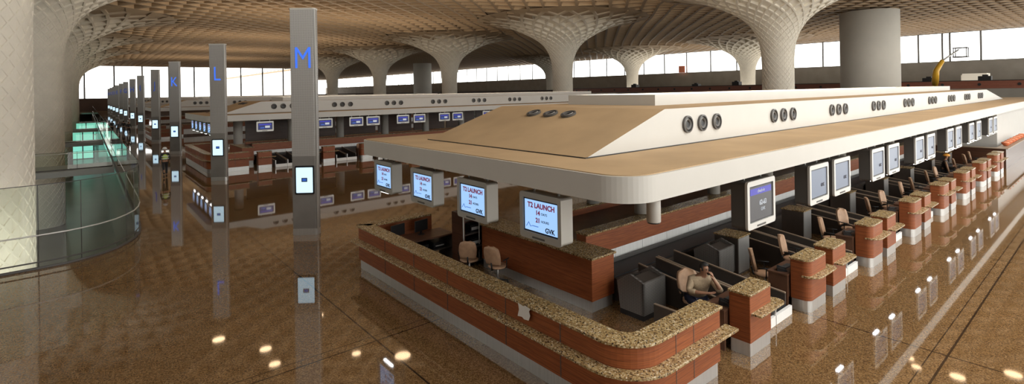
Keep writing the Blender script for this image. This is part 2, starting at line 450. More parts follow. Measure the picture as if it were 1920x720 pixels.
def column_mesh(NN, zstart, depth=1.0):
    bm = bmn()
    s = zstart + 6; rings = []
    while True:
        r, z = prof_at(s); rings.append((r, z))
        if r > RMAX: break
        s += max(.30, .62 * 2 * PI * r / NN)
    def pt(k, a):
        r, z = rings[k]; return Vector((r * math.cos(a), r * math.sin(a), z))
    st = 2 * PI / NN
    V = {}
    def vert(k, h):       # h in half steps
        h %= 2 * NN
        if (k, h) not in V: V[(k, h)] = bm.verts.new(pt(k, h * st / 2))
        return V[(k, h)]
    for k in range(len(rings) - 2):
        for i in range(NN):
            h = 2 * i + (k % 2)
            q = [vert(k, h), vert(k + 1, h + 1), vert(k + 2, h), vert(k + 1, h - 1)]
            co = [v.co.copy() for v in q]; c = (co[0] + co[1] + co[2] + co[3]) / 4
            nrm = (co[2] - co[0]).cross(co[3] - co[1]).normalized()
            rad = Vector((c.x, c.y, 0)).normalized()
            if nrm.dot(rad - Vector((0, 0, .6))) > 0: nrm = -nrm      # points into the body
            w = (co[1] - co[3]).length
            dd = min(.75, w * (.085 + .034 * max(0, rings[k][0] - 1.7))) * depth * max(.1, min(1, (11.2 - rings[k][0]) / 2.5))
            # leaf-shaped recess: deeper at the lower tip
            low = co[0].lerp(c, .16); hi = co[2].lerp(c, .16)
            ins = [bm.verts.new(low), bm.verts.new(co[1].lerp(c, .2)), bm.verts.new(hi), bm.verts.new(co[3].lerp(c, .2))]
            dp = [bm.verts.new(p.lerp(c, .12) + nrm * dd * f_) for p, f_ in zip((low, ins[1].co, hi, ins[3].co), (1.0, .8, .35 + .65 * min(1, (rings[k][0] - 1.6) / 3), .8))]
            for j in range(4):
                j2 = (j + 1) % 4
                bm.faces.new((q[j], q[j2], ins[j2], ins[j]))
                bm.faces.new((ins[j], ins[j2], dp[j2], dp[j]))
            bm.faces.new(dp)
    L_ = len(rings) - 1
    for i in range(NN):
        h = 2 * i + (L_ % 2)
        bm.faces.new((vert(L_, h), vert(L_ - 1, h + 1), vert(L_, h + 2)))
    # closed half-diamonds at bottom row and the plain inner skin behind
    for i in range(NN):
        h = 2 * i + 1
        bm.faces.new((vert(0, h - 1), vert(0, h + 1), vert(1, h)))
    return bm
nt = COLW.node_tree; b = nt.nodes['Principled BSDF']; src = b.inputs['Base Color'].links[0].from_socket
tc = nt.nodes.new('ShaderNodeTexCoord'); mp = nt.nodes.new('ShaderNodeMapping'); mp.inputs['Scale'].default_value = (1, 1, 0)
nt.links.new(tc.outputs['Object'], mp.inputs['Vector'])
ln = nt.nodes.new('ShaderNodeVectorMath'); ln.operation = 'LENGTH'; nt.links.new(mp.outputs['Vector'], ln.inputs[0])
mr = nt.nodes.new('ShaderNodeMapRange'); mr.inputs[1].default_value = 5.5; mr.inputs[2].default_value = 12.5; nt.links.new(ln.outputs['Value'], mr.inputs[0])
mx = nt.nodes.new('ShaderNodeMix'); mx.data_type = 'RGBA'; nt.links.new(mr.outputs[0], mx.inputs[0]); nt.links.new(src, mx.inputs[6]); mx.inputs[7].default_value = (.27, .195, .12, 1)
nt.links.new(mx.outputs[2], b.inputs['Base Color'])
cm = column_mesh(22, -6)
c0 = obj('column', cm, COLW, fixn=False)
first = True
ordn = ['nearest', 'second', 'third', 'fourth', 'fifth', 'sixth', 'seventh', 'eighth', 'ninth', 'tenth', 'eleventh', 'twelfth']
idx = {-3.1: 0, 60.7: 0, 123.0: 0}
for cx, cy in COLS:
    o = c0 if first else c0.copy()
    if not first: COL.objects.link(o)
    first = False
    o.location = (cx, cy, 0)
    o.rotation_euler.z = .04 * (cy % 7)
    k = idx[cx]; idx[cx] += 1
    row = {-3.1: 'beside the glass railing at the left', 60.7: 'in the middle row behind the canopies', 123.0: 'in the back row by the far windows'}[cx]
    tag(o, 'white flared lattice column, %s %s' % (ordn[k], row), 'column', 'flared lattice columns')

bm = bmn()
A, B = 1.75, 1.5
def zc(x, y):
    d = 1e9
    for gx, gy in GRIDC:
        dd = math.hypot(x - gx, y - gy)
        if dd < d: d = dd
    return z_of_r(d), d
zcache = {}
def zz(i, j):
    if (i, j) not in zcache:
        zcache[(i, j)] = zc(XW + i * A, YS + j * B)
    return zcache[(i, j)]
VV = {}
def cv(i, j):
    if (i, j) not in VV: VV[(i, j)] = bm.verts.new((XW + i * A, YS + j * B, zz(i, j)[0]))
    return VV[(i, j)]
NI = int((XE + 1 - XW) / A); NJ = int((YN - YS) / B)
SKY = [(4, -12, 22, 2), (26, -12, 44, 2)]  # assumed skylight openings, unseen, added for top light on the near islands
def in_sky(x, y): return any(a <= x <= c_ and b_ <= y <= d for a, b_, c_, d in SKY)
for j in range(0, NJ - 1):
    for i in range(0, NI - 1):
        if (i + j) % 2: continue
        cxx, cyy = XW + (i + 0) * A, YS + (j + 1) * B
        # diamond (i,j) bottom, (i+1,j+1) right, (i,j+2) top, (i-1,j+1) left
        if i < 1: continue
        z_, d_ = zz(i, j + 1)
        if in_sky(cxx, cyy) or (cxx < 78 and cyy > 246): continue
        ds = [zz(*p)[1] for p in ((i, j), (i + 1, j + 1), (i, j + 2), (i - 1, j + 1))]
        if min(ds) < 12.0:
            if max(ds) > 11.2:
                f = bm.faces.new([bm.verts.new((XW + p * A, YS + r_ * B, zz(p, r_)[0] + .16)) for p, r_ in ((i, j), (i + 1, j + 1), (i, j + 2), (i - 1, j + 1))])
            continue
        q = [cv(i, j), cv(i + 1, j + 1), cv(i, j + 2), cv(i - 1, j + 1)]
        c = Vector((cxx, cyy, z_))
        ins = [bm.verts.new(v.co.lerp(c, .17)) for v in q]
        dp = [bm.verts.new(v.co.lerp(c, .30) + Vector((0, 0, .62))) for v in q]
        for k in range(4):
            k2 = (k + 1) % 4
            bm.faces.new((q[k], q[k2], ins[k2], ins[k]))
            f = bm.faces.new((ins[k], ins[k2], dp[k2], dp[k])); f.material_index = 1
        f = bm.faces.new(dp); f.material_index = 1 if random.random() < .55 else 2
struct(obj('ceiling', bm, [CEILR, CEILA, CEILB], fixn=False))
# opaque roof slab above the coffers, open over the added skylights
bm = bmn()
xs_ = sorted({XW, 78, XE + .5} | {v for s_ in SKY for v in (s_[0], s_[2])}); ys_ = sorted({YS - .5, 246, YN + .5} | {v for s_ in SKY for v in (s_[1], s_[3])})
for i in range(len(xs_) - 1):
    for j in range(len(ys_) - 1):
        if xs_[i] < 78 and ys_[j] >= 246: continue
        if in_sky((xs_[i] + xs_[i + 1]) / 2, (ys_[j] + ys_[j + 1]) / 2): continue
        box(bm, xs_[i], ys_[j], 17.9, xs_[i + 1], ys_[j + 1], 18.2)
struct(obj('roof_slab', bm, CEILB))

# plain cylindrical cores
for i, (x, y_, r_, h) in enumerate(((96.5, 26.4, 4.0, 16.6), (104, 181, 3.6, 16.6))):
    bm = bmn(); cyl(bm, 0, 0, 0, h, r_, n=64)
    tag(obj('round_core', bm, PLAINC, loc=(x, y_, 0)), ['thick plain round white shaft at the right reaching the ceiling', 'distant plain round shaft between two lattice columns at centre'][i], 'column')

# added lamps, placed so their reflections make the warm floor glints
for i, (x, y_) in enumerate(((8.78, 51.7), (11.67, 47.85), (11.61, 44.86), (20.15, 39.11), (17.7, 51.77), (17.36, 42.06), (49.96, 8.41), (50.32, 11.4), (49.26, 10.73), (53.02, 5.71))):
    k = .985
    zt, dd = zc(x * k, y_ * k)
    t = thing('added_glint_lamp', 'added round warm lamp in the lattice ceiling, mirrored as a floor glint', 'ceiling lamp', (x * k, y_ * k, zt - .1), 0, 'added round warm lamps')
    rr = [.48, .45, .42, .62, .3, .35, .45, .3, .3, .5][i]
    bm = bmn(); cyl(bm, 0, 0, -.12, .1, rr * 1.15, n=24); obj('ring', bm, COLW, t)
    bm = bmn(); cyl(bm, 0, 0, -.14, -.119, rr, n=24); obj('lens', bm, LAMP, t)
# ------------------------------------------------------------------ left void: balustrades and walkways
def balustrade(path, z0, h, label, rails=(.97, .2), group='glass balustrades', posts=True):
    t = thing('glass_balustrade', label, 'railing', (path[0][0], path[0][1], z0), 0, group)
    ox, oy = path[0]
    P = [(x - ox, y_ - oy) for x, y_ in path]
    L = [0]
    for a_, b_ in zip(P, P[1:]): L.append(L[-1] + math.dist(a_, b_))
    bm = bmn()
    cols_ = []
    for i, p in enumerate(P):
        d = Vector(P[min(i + 1, len(P) - 1)]) - Vector(P[max(i - 1, 0)]); nn = Vector((-d.y, d.x)).normalized() * .006
        cols_.append([bm.verts.new(q) for q in ((p[0] - nn.x, p[1] - nn.y, .02), (p[0] + nn.x, p[1] + nn.y, .02), (p[0] + nn.x, p[1] + nn.y, h), (p[0] - nn.x, p[1] - nn.y, h))])
    for a_, b_ in zip(cols_, cols_[1:]):
        for q in range(4): bm.faces.new((a_[q], a_[(q + 1) % 4], b_[(q + 1) % 4], b_[q]))
    bm.faces.new(cols_[0]); bm.faces.new(cols_[-1][::-1])
    obj('glass_pane', bm, GLASS, t)
    for rz_ in rails:
        bm = bmn(); tube(bm, [(x, y_, rz_) for x, y_ in P], .022, 8); obj('handrail', bm, SILVER if rz_ > .5 else DARKG, t)
    bm = bmn(); tube(bm, [(x, y_, h) for x, y_ in P], .012, 6); obj('top_edge', bm, DARKG, t)
    bm = bmn(); tube(bm, [(x, y_, .02) for x, y_ in P], .05, 6); obj('base_shoe', bm, DARKG, t)
    if posts:
        s = 0
        for i, (x, y_) in enumerate(P):
            if i in posts if not isinstance(posts, bool) else L[i] >= s:
                bm = bmn(); tube(bm, [(x, y_, 0), (x, y_, h)], .012, 6); obj('joint_strip', bm, DARKG, t); s = L[i] + 1.3
    return t
arc = [(-8, 20.02), (-6, 20.02), (-4, 20.02), (-1.95, 20.08), (-1.1, 20.13), (-.5, 20.22), (-.15, 20.36), (.3, 20.65), (.69, 21.05), (1.0, 21.6), (1.25, 22.2), (1.41, 22.9), (1.5, 23.7), (1.55, 25)]
balustrade(arc, 0, 2.42, 'tall curved glass balustrade around the near end of the floor opening', posts=(1, 3, 4, 6, 9, 10, 13))
st = [(1.55, 25.0 + 23 * i) for i in range(0, 4)]
balustrade(st, 0, 2.42, 'straight glass balustrade running back along the left edge of the hall')
st = [(1.55, 96.0), (1.55, 204.0)]
balustrade(st, 0, 2.42, 'far stretch of glass balustrade toward the distant window wall', posts=False)
for i, yb in enumerate((46, 74, 104)):
    bm = bmn(); box(bm, XW + .05, yb, -.4, 1.5, yb + 4, 0)
    tag(obj('walkway_bridge', bm, [mat('walk_grey%d' % i, (.26, .26, .24), .4)]), ['first', 'second', 'third'][i] + ' dark walkway slab crossing the floor opening behind the glass', 'walkway', 'walkways across the opening')
    balustrade([(-15, yb + .1), (-12, yb + .1), (-9, yb + .1), (-6, yb + .1), (-3, yb + .1), (-.5, yb + .1), (1.4, yb + .1)], .06, 1.2, ['nearest', 'middle', 'farthest'][i] + ' greenish glass balustrade on a walkway over the opening', rails=(1.1,))
# lower-level green glass shopfront lights
GRN = emit('green_glow', (.25, .75, .6), .9)
for i, (x, y_, w, z) in enumerate(((-5.0, 120, 6, -3.4), (-9.5, 92, 7, -4.2), (-6, 150, 8, -2))):
    t = thing('lit_shopfront', ['green lit glass front', 'low green lit glass front', 'farthest green lit glass front'][i] + ' on the lower level beyond the opening', 'shopfront', (x, y_, -6))
    bm = bmn()
    for kx in range(5): box(bm, w * kx / 4 - .08, -.1, 0, w * kx / 4 + .08, .1, 5.4)
    for kz in (0, 2.6, 5.3): box(bm, 0, -.1, kz, w, .1, kz + .12)
    obj('frame', bm, DARKG, t)
    bm = bmn(); box(bm, 0, .12, .1, w, .16, 5.3); obj('lit_glass', bm, GRN, t)

# ------------------------------------------------------------------ letter pylons
def pylon_proto():
    t = thing('letter_pylon', 'x', 'pylon')
    pl = rrect(-.44, -.16, .44, .16, (.03, .12, .12, .03))
    bm = bmn(); prism(bm, pl, 2.75, 7.9); obj('perforated_shaft', bm, PERF, t)
    bm = bmn(); prism(bm, pl, .22, 2.75); obj('lower_casing', bm, PLATE, t)
    bm = bmn(); prism(bm, rrect(-.445, -.165, .445, .165, (.03, .12, .12, .03)), 0, .22); obj('plinth', bm, STEEL, t)
    bm = bmn(); prism(bm, rrect(-.45, -.17, .45, .17, (.03, .12, .12, .03)), 7.86, 7.93); obj('cap', bm, WHITE, t)
    bm = bmn(); box(bm, .40, -.172, .22, .445, -.10, 7.9); obj('edge_trim', bm, STEEL, t)
    s = obj('screen_bezel', (lambda b_: (prism_y(b_, rrect(-.33, 1.42, .33, 2.42, (.04,) * 4), -.2, -.15), b_)[1])(bmn()), BLACK, t)
    bm = bmn(); prism_y(bm, rrect(-.285, 1.48, .285, 2.36, (.02,) * 4), -.206, -.2); obj('display', bm, SCR_P, s)
    bm = bmn(); box(bm, -.10, -.211, 1.86, .10, -.207, 2.0, 0); box(bm, -.07, -.214, 1.89, .07, -.2115, 1.97, 1); 
    obj('logo', bm, [T_DARK, T_BLUE], s)
    return t
py0 = pylon_proto()
PY = [18.55, 33.8, 52.5, 68.5, 88, 104, 122.6, 138.5, 157, 175, 194, 214]
LET = 'MLKJIHGFEDCB'
for i, (yy_, ch) in enumerate(zip(PY, LET)):
    lab = 'tall grey metal pylon with blue letter %s and lit screen' % ch
    p = py0 if i == 0 else dup(py0, (5.95, yy_, 0), -math.radians(38), None, None)
    p.location = (5.95, yy_, 0); p.rotation_euler.z = -math.radians(38)
    p['label'] = lab; p['group'] = 'letter pylons in a row down the hall'
PYL = [o for o in COL.objects if o.name.startswith('letter_pylon')]
PYL.sort(key=lambda o: o.location.y)
for p, ch in zip(PYL, LET):
    text(ch, 1.08 if ch == 'M' else 1.15, LED if ch in 'MLK' else LED2, p, (0, -.175, 6.15), (PI / 2, 0, 0), 'led_letter', sx=.78 if ch == 'M' else .8, bold=-.004)

# ------------------------------------------------------------------ screens
def screen_housing(name, lab, w, h, frame, disp, depth=.26, group=None):
    t = thing(name, lab, 'screen', group=group)      # origin at centre of the face, facing -y
    bm = bmn(); prism_y(bm, rrect(-w / 2, -h / 2, w / 2, h / 2, (.05,) * 4, 4), 0, depth); obj('housing', bm, DARKG if frame is SILVER else GREYW, t)
    bm = bmn()
    o_ = rrect(-w / 2 - .01, -h / 2 - .01, w / 2 + .01, h / 2 + .01, (.06,) * 4, 4); i_ = rrect(-w / 2 + .08, -h / 2 + .11, w / 2 - .07, h / 2 - .09, (.015,) * 4, 4)
    v0 = [bm.verts.new((x, -.05, z)) for x, z in o_]; v1 = [bm.verts.new((x, -.05, z)) for x, z in i_]; v2 = [bm.verts.new((x, .0, z)) for x, z in o_]; v3 = [bm.verts.new((x, -.02, z)) for x, z in i_]
    m_ = len(o_)
    for q in range(m_):
        r_ = (q + 1) % m_
        bm.faces.new((v0[q], v0[r_], v1[r_], v1[q])); bm.faces.new((v2[q], v2[r_], v0[r_], v0[q])); bm.faces.new((v1[q], v1[r_], v3[r_], v3[q]))
    obj('front_frame', bm, frame, t)
    bm = bmn(); box(bm, -w / 2 + .07, -.022, -h / 2 + .1, w / 2 - .06, -.004, h / 2 - .08); bz = obj('bezel', bm, BLACK, t)
    bm = bmn(); box(bm, -w / 2 + .11, -.03, -h / 2 + .14, w / 2 - .10, -.023, h / 2 - .12); obj('display', bm, disp, bz)
    for s_ in (-1, 1):
        bm = bmn(); tube(bm, [(s_ * w * .3, depth / 2, h / 2), (s_ * w * .3, depth / 2, h / 2 + .2)], .025, 8); obj('hanger', bm, SILVER, t)
    bm = bmn(); box(bm, -w * .18, -.06, -h / 2 + .02, w * .12, -.045, -h / 2 + .05); obj('status_strip', bm, DARKG, t)
    return t
FS = screen_housing('hanging_screen', 'x', 1.03, .80, GREYW, SCR_B, .24, 'front hanging notice screens')
tr = (PI / 2, 0, 0)
text('T2 LAUNCH', .125, T_RED, FS, (0.02, -.034, .19), tr, bold=.004)
text('14', .11, T_RED, FS, (-.06, -.034, .07), tr, bold=.004); text('DAYS', .06, T_DARK, FS, (.1, -.034, .065), tr)
text('21', .11, T_RED, FS, (-.06, -.034, -.06), tr, bold=.004); text('HOURS', .06, T_DARK, FS, (.12, -.034, -.065), tr)
text('GVK', .115, T_DARK, FS, (.24, -.034, -.2), tr, bold=.003)
bm = bmn(); tube(bm, [(-.36, -.035, -.2), (-.3, -.035, -.12), (-.25, -.035, -.19), (-.2, -.035, -.17), (-.05, -.035, -.17)], .006, 6)
obj('logo_swoosh', bm, T_BLUE, FS)
FSY = [12.65, 10.62, 8.60, 6.56]
names = ['farthest', 'third', 'second', 'nearest']
for i, yy_ in enumerate(FSY):
    o = FS if i == 0 else dup(FS, (0, 0, 0))
    o.location = (6.08, yy_, 2.69); o.rotation_euler.z = -PI / 2
    o['label'] = 'light blue launch notice screen under the front canopy edge, %s from the corner' % {'farthest': 'fourth', 'third': 'third', 'second': 'second', 'nearest': 'first'}[names[i]]

bm = bmn(); box(bm, -.25, .0, -.435, .2, .06, -.40); obj('under_light', bm, LAMPW, FS)
SS = screen_housing('hanging_screen', 'x', 1.12, .88, SILVER, SCR_G, .28, 'check-in screens along the near canopy')
text('GVK', .1, T_DARK, SS, (.22, -.034, -.06), tr, bold=.006)
bm = bmn(); box(bm, -.34, .0, -.475, .0, .07, -.44); obj('under_light', bm, LAMPW, SS)
SD = screen_housing('hanging_screen', 'silver framed dark screen with blue banner, nearest the canopy corner on the aisle', 1.16, .90, SILVER, SCR_D, .28, 'check-in screens along the near canopy')
bm = bmn(); box(bm, -.44, -.036, .18, .44, -.031, .30); obj('banner', bm, BLUEB, SD)
text('check-in', .09, T_LIGHT, SD, (0, -.038, .24), tr)
text('62-63', .13, T_LIGHT, SD, (.08, -.034, .0), tr, bold=.004); text('GVK', .09, T_LIGHT, SD, (.08, -.034, -.13), tr)
SD.location = (10.16, 4.66, 2.64)
for i, x in enumerate((13.1, 14.6, 17.5, 19.05, 22.1, 23.7, 26.9, 28.5, 31.3, 33.1, 36.4, 37.9)):
    o = SS if i == 0 else dup(SS, (0, 0, 0))
    o.location = (x, 4.66, 2.64)
    o['label'] = 'grey blue check-in screen in silver frame, %s of the %s pair along the aisle' % (['left', 'right'][i % 2], ordn[i // 2].replace('nearest', 'first'))
NS = screen_housing('hanging_screen', 'x', 1.06, .66, SILVER, SCR_N, .12, 'check-in screens of the second canopy')
bm = bmn(); box(bm, -.38, -.036, .10, .38, -.031, .16, 0); box(bm, .0, -.036, -.1, .3, -.031, .04, 1); box(bm, -.3, -.036, -.12, -.05, -.031, -.06, 2)
obj('display_text', bm, [BLUEB, T_LIGHT, T_BLUE], NS)
for i, x in enumerate((9.3, 13.35, 15.7, 17.05, 19.6, 21.1, 23.5, 24.85, 28.1, 29.5)):
    o = NS if i == 0 else dup(NS, (0, 0, 0))
    o.location = (x, 37.35, 2.80)
    o['label'] = 'dark blue check-in screen under the second canopy, %s from its left corner' % ordn[i].replace('nearest', 'first')
for i in range(5):
    o = dup(FS, (6.3, 39.0 + 1.7 * i, 2.75), -PI / 2, 'white edged screen under the second canopy front, %s from its near corner' % ordn[i].replace('nearest', 'first'), 'front screens of the second canopy')

# ------------------------------------------------------------------ canopy
def nozzle_bm(x, y_, z, axis='y'):
    bm = bmn()
    R_ = .19
    def ring(r0, d0, r1, d1, mi, n=22):
        a_ = []; b_ = []
        for k in range(n):
            a = 2 * PI * k / n; u, v = math.cos(a), math.sin(a)
            a_.append(bm.verts.new((x + r0 * u, y_ + d0, z + r0 * v))); b_.append(bm.verts.new((x + r1 * u, y_ + d1, z + r1 * v)))
        for k in range(n):
            f = bm.faces.new((a_[k], a_[(k + 1) % n], b_[(k + 1) % n], b_[k])); f.material_index = mi; f.smooth = True
        return b_
    ring(R_, .0, R_, -.05, 0); ring(R_, -.05, R_ * .82, -.055, 0); ring(R_ * .82, -.055, R_ * .7, -.01, 1); ring(R_ * .7, -.01, R_ * .62, -.05, 2); ring(R_ * .62, -.05, R_ * .42, -.03, 0)
    last = ring(R_ * .42, -.03, R_ * .34, .01 - .02, 1); f = bm.faces.new(last); f.material_index = 1
    return bm
def canopy():
    t = thing('island_canopy', 'x', 'canopy')
    # fascia slab
    x0, x1, y0, y1 = 5.8, 62.0, 4.44, 13.5
    pl = rrect(x0, y0, x1, y1, (.6, .3, .3, .25), 12)
    bm = bmn(); prism(bm, pl, 3.25, 3.64)
    for f in bm.faces: f.smooth = abs(f.normal.z) < .5
    o_ = obj('fascia', bm, WHITE, t)
    for p in o_.data.polygons: p.use_smooth = False
    bm = bmn(); prism(bm, rrect(x0 + .05, y0 + .05, x1 - .05, y1 - .05, (.56, .26, .26, .2), 12), 3.64, 3.655); obj('roof_deck', bm, TAN, t)
    # raised box, sloped ends
    bm = bmn()
    yb0, yb1, xa, xb, xc, xd, zb, zt = 6.3, 11.85, 6.95, 9.45, 48.2, 55.5, 3.655, 4.465
    v = [bm.verts.new(p) for p in ((xa, yb0, zb), (xd, yb0, zb), (xd, yb1, zb), (xa, yb1, zb), (xb, yb0, zt), (xc, yb0, zt), (xc, yb1, zt), (xb, yb1, zt))]
    for f, mi in (((0, 1, 5, 4), 0), ((2, 3, 7, 6), 0), ((4, 5, 6, 7), 1), ((3, 0, 4, 7), 1), ((1, 2, 6, 5), 0), ((3, 2, 1, 0), 0)):
        bm.faces.new([v[i] for i in f]).material_index = mi
    rb = obj('raised_roof', bm, [WHITE, TAN], t)
    bm = bmn(); box(bm, xa - .02, yb0 - .015, zb, xd, yb0, zb + .02); box(bm, xa - .02, yb0, zb, xa, yb1, zb + .02); obj('base_joint', bm, BLACK, rb)
    bm = bmn(); box(bm, 11.35, 7.85, zt, 45.8, 7.95, 4.75); box(bm, 11.35, 10.85, zt, 45.8, 10.95, 4.75); box(bm, 11.35, 7.95, zt, 11.45, 10.85, 4.75); box(bm, 45.7, 7.95, zt, 45.8, 10.85, 4.75); box(bm, 11.45, 7.95, zt, 45.7, 10.85, zt + .03)
    obj('upper_box', bm, WHITE, t)
    g = 0
    proto = None
    for n_ in range(9):
        for q in (-.62, 0, .64):
            cx = 10.92 + 4.35 * n_ + q
            if proto is None:
                proto = obj('air_nozzle', nozzle_bm(0, 0, 0), [DARKG, BLACK, SILVER], t, loc=(cx, 6.3, 4.10)); o = proto
            else:
                o = proto.copy(); COL.objects.link(o); o.location = (cx, 6.3, 4.10)
    sl = math.atan2(zt - zb, xb - xa)
    for q in (8.62, 9.24, 9.86):
        o = proto.copy(); COL.objects.link(o); o.location = (8.93, q, zb + (8.93 - xa) * math.tan(sl) + .01)
        o.rotation_euler = (0, 0, -PI / 2)
        # lie on the slope
        m_ = Matrix.Rotation(-sl, 4, 'Y') @ Matrix.Rotation(-PI / 2, 4, 'X') @ Matrix.Diagonal((1.1, 1, 1.1, 1))
        # nozzle axis -y turned to the slope normal
        o.rotation_euler = m_.to_euler()
    return t
CAN = canopy()
isl_y = [0, 32.6, 66.9, 101.2, 136.0, 171.9]
UPW = 3300; zt_ = 4.5
isl_n = ['nearest', 'second', 'third', 'fourth', 'fifth', 'farthest']
for i, dy in enumerate(isl_y):
    o = CAN if i == 0 else dup(CAN, (0, dy, 0))
    o['label'] = '%s white island canopy with tan roof and round air nozzles' % isl_n[i] if i else 'big near white canopy with tan roof and round air nozzles'
    o['group'] = 'island canopies'
    l = bpy.data.lights.new('added_ceiling_fill', 'AREA'); l.shape = 'RECTANGLE'; l.size = 33.5; l.size_y = 2.5; l.energy = UPW; l.color = (1.0, .86, .68)  # added fill light hidden in the upper box, brightens the ceiling
    lo = bpy.data.objects.new('added_ceiling_fill', l); COL.objects.link(lo); lo.location = (28.6, 9.4 + dy, zt_ + .06); lo.rotation_euler = (PI, 0, 0)

# small hanging cylinders and columns
def canopy_column(x, y_, lab, z0=1.42, r=.2):
    bm = bmn(); cyl(bm, 0, 0, z0, 3.25, r, n=28)
    tag(obj('canopy_column', bm, WHITE, loc=(x, y_, 0)), lab, 'column', 'round posts under the canopies')
for i in range(8):
    canopy_column(12.0 + 3.93 * i, 8.8, 'white round post on the near long divider, %s from the front' % ordn[i].replace('nearest', 'first'))
    canopy_column(12.0 + 3.93 * i, 10.6, 'white round post on the back edge of the near divider, %s from the front' % ordn[i].replace('nearest', 'first'))
for i, x in enumerate((8.4, 12.1, 15.86, 19.8, 23.8, 27.7, 31.6)):
    canopy_column(x, 41.0, 'white round post under the second canopy, %s from its front' % ordn[i].replace('nearest', 'first'), r=.3)
t = thing('pendant_downlight', 'small white cylinder lamp hanging under the near canopy corner', 'lamp', (7.14, 5.0, 2.72))
bm = bmn(); cyl(bm, 0, 0, 0, .36, .115, n=24); obj('housing', bm, WHITE, t, bevel=.01)
bm = bmn(); cyl(bm, 0, 0, -.02, 0, .10, n=24); obj('lens', bm, BLACK, t)
bm = bmn(); cyl(bm, 0, 0, .36, .53, .03, n=12); obj('stem', bm, WHITE, t)
for i, (x, y_) in enumerate(((8.6, 6.4), (7.5, 6.9))):
    t = thing('pendant_downlight', ['small white drum lamp under the canopy behind the corner lamp', 'small white drum lamp under the canopy behind the nearest notice screen'][i], 'lamp', (x, y_, 2.95))
    bm = bmn(); cyl(bm, 0, 0, 0, .3, .12, n=24); obj('housing', bm, WHITE, t)
    bm = bmn(); cyl(bm, 0, 0, -.015, 0, .10, n=24); obj('lens', bm, BLACK, t)

# ------------------------------------------------------------------ reception counter (swept around a rounded corner)
def offset_path(path, d):
    out = []
    n_ = len(path)
    for i in range(n_):
        p = Vector(path[i])
        d0 = (p - Vector(path[i - 1])).normalized() if i > 0 else None
        d1 = (Vector(path[i + 1]) - p).normalized() if i < n_ - 1 else None
        if d0 is None: d0 = d1
        if d1 is None: d1 = d0
        n0 = Vector((d0.y, -d0.x)); n1 = Vector((d1.y, -d1.x))     # right-hand side = outside
        b_ = (n0 + n1).normalized(); k_ = d / max(.3, b_.dot(n0))
        out.append((p.x + b_.x * k_, p.y + b_.y * k_))
    return out
def band(bm, path, a, b_, z0, z1, mi=0, mtop=None):
    A_ = offset_path(path, a); B_ = offset_path(path, b_)
    def V_(P_, z): return [bm.verts.new((x, y_, z)) for x, y_ in P_]
    a0, a1, b0, b1 = V_(A_, z0), V_(A_, z1), V_(B_, z0), V_(B_, z1)
    for i in range(len(path) - 1):
        for q, m_ in (((a0[i], a0[i + 1], a1[i + 1], a1[i]), mi), ((b0[i], b0[i + 1], b1[i + 1], b1[i]), mi), ((a1[i], a1[i + 1], b1[i + 1], b1[i]), mi if mtop is None else mtop), ((a0[i], a0[i + 1], b0[i + 1], b0[i]), mi)):
            bm.faces.new(q).material_index = m_
    for i in (0, -1): bm.faces.new((a0[i], a1[i], b1[i], b0[i])).material_index = mi
def reception():
    t = thing('reception_counter', 'x', 'counter')
    path = [(8.05, 13.95), (5.95, 13.95), (5.87, 13.92), (5.84, 13.85)]
    path += [(5.84, 13.85 - .8 * k_) for k_ in range(1, 11)]
    r_ = .62; cx, cy = 5.84 + r_, 4.47 + r_
    path += [(cx - r_ * math.cos(a), cy - r_ * math.sin(a)) for a in [PI / 2 * k_ / 10 for k_ in range(0, 11)]]
    path += [(7.3, 4.47), (8.22, 4.47)]
    # path runs down -y then +x; outside is to the right of travel
    bm = bmn(); band(bm, path, 0, -.34, .27, 1.165); obj('wood_body', bm, WOOD, t)
    bm = bmn(); band(bm, path, -.05, -.30, 0, .27); obj('steel_kickplate', bm, STEEL, t)
    bm = bmn(); band(bm, path, .055, -.36, 1.165, 1.215); obj('granite_top', bm, GRAN, t, bevel=.008)
    p2 = path[:-1] + [(8.42, 4.47)]
    bm = bmn(); band(bm, p2[2:], .23, -.02, .79, .835); obj('granite_ledge', bm, GRAN, t, bevel=.008)
    for (x, y_) in ((5.835, 12.2), (5.835, 10.7), (5.835, 9.26), (5.835, 7.3), (5.835, 5.9)):
        bm = bmn(); box(bm, x - .004, y_ - .006, .28, x + .01, y_ + .006, 1.16); obj('panel_joint', bm, DARKG, t)
    for x in (6.9, 7.4):
        bm = bmn(); box(bm, x - .006, 4.465, .28, x + .006, 4.475, 1.16); obj('panel_joint', bm, DARKG, t)
    return t
REC = reception()
for i, dy in enumerate(isl_y):
    o = REC if i == 0 else dup(REC, (0, dy, 0))
    o['label'] = ['large curved reception counter with speckled granite top in the foreground', 'curved granite topped reception counter behind the pylon with letter L', 'third curved reception counter farther down the hall', 'fourth curved reception counter far down the hall', 'fifth curved reception counter in the far distance', 'sixth curved reception counter at the end of the hall'][i]
    o['group'] = 'reception counters'
bm = bmn()
pp = [(-.17, -.12), (-.05, -.10), (.0, -.125), (.12, -.11), (.16, -.02), (.13, .05), (.17, .10), (.04, .12), (-.02, .095), (-.15, .11), (-.13, .0)]
a_ = [bm.verts.new((0, -x, z)) for x, z in pp]; b2 = [bm.verts.new((.004, -x, z)) for x, z in pp]
bm.faces.new(a_); bm.faces.new(b2[::-1])
for i in range(len(pp)): bm.faces.new((a_[i], a_[(i + 1) % len(pp)], b2[(i + 1) % len(pp)], b2[i]))
tag(obj('paper_notice', bm, mat('paper', (.72, .70, .66), .7), loc=(5.775, 6.72, 1.08)), 'torn white paper stuck on the wooden front of the foreground counter', 'paper')

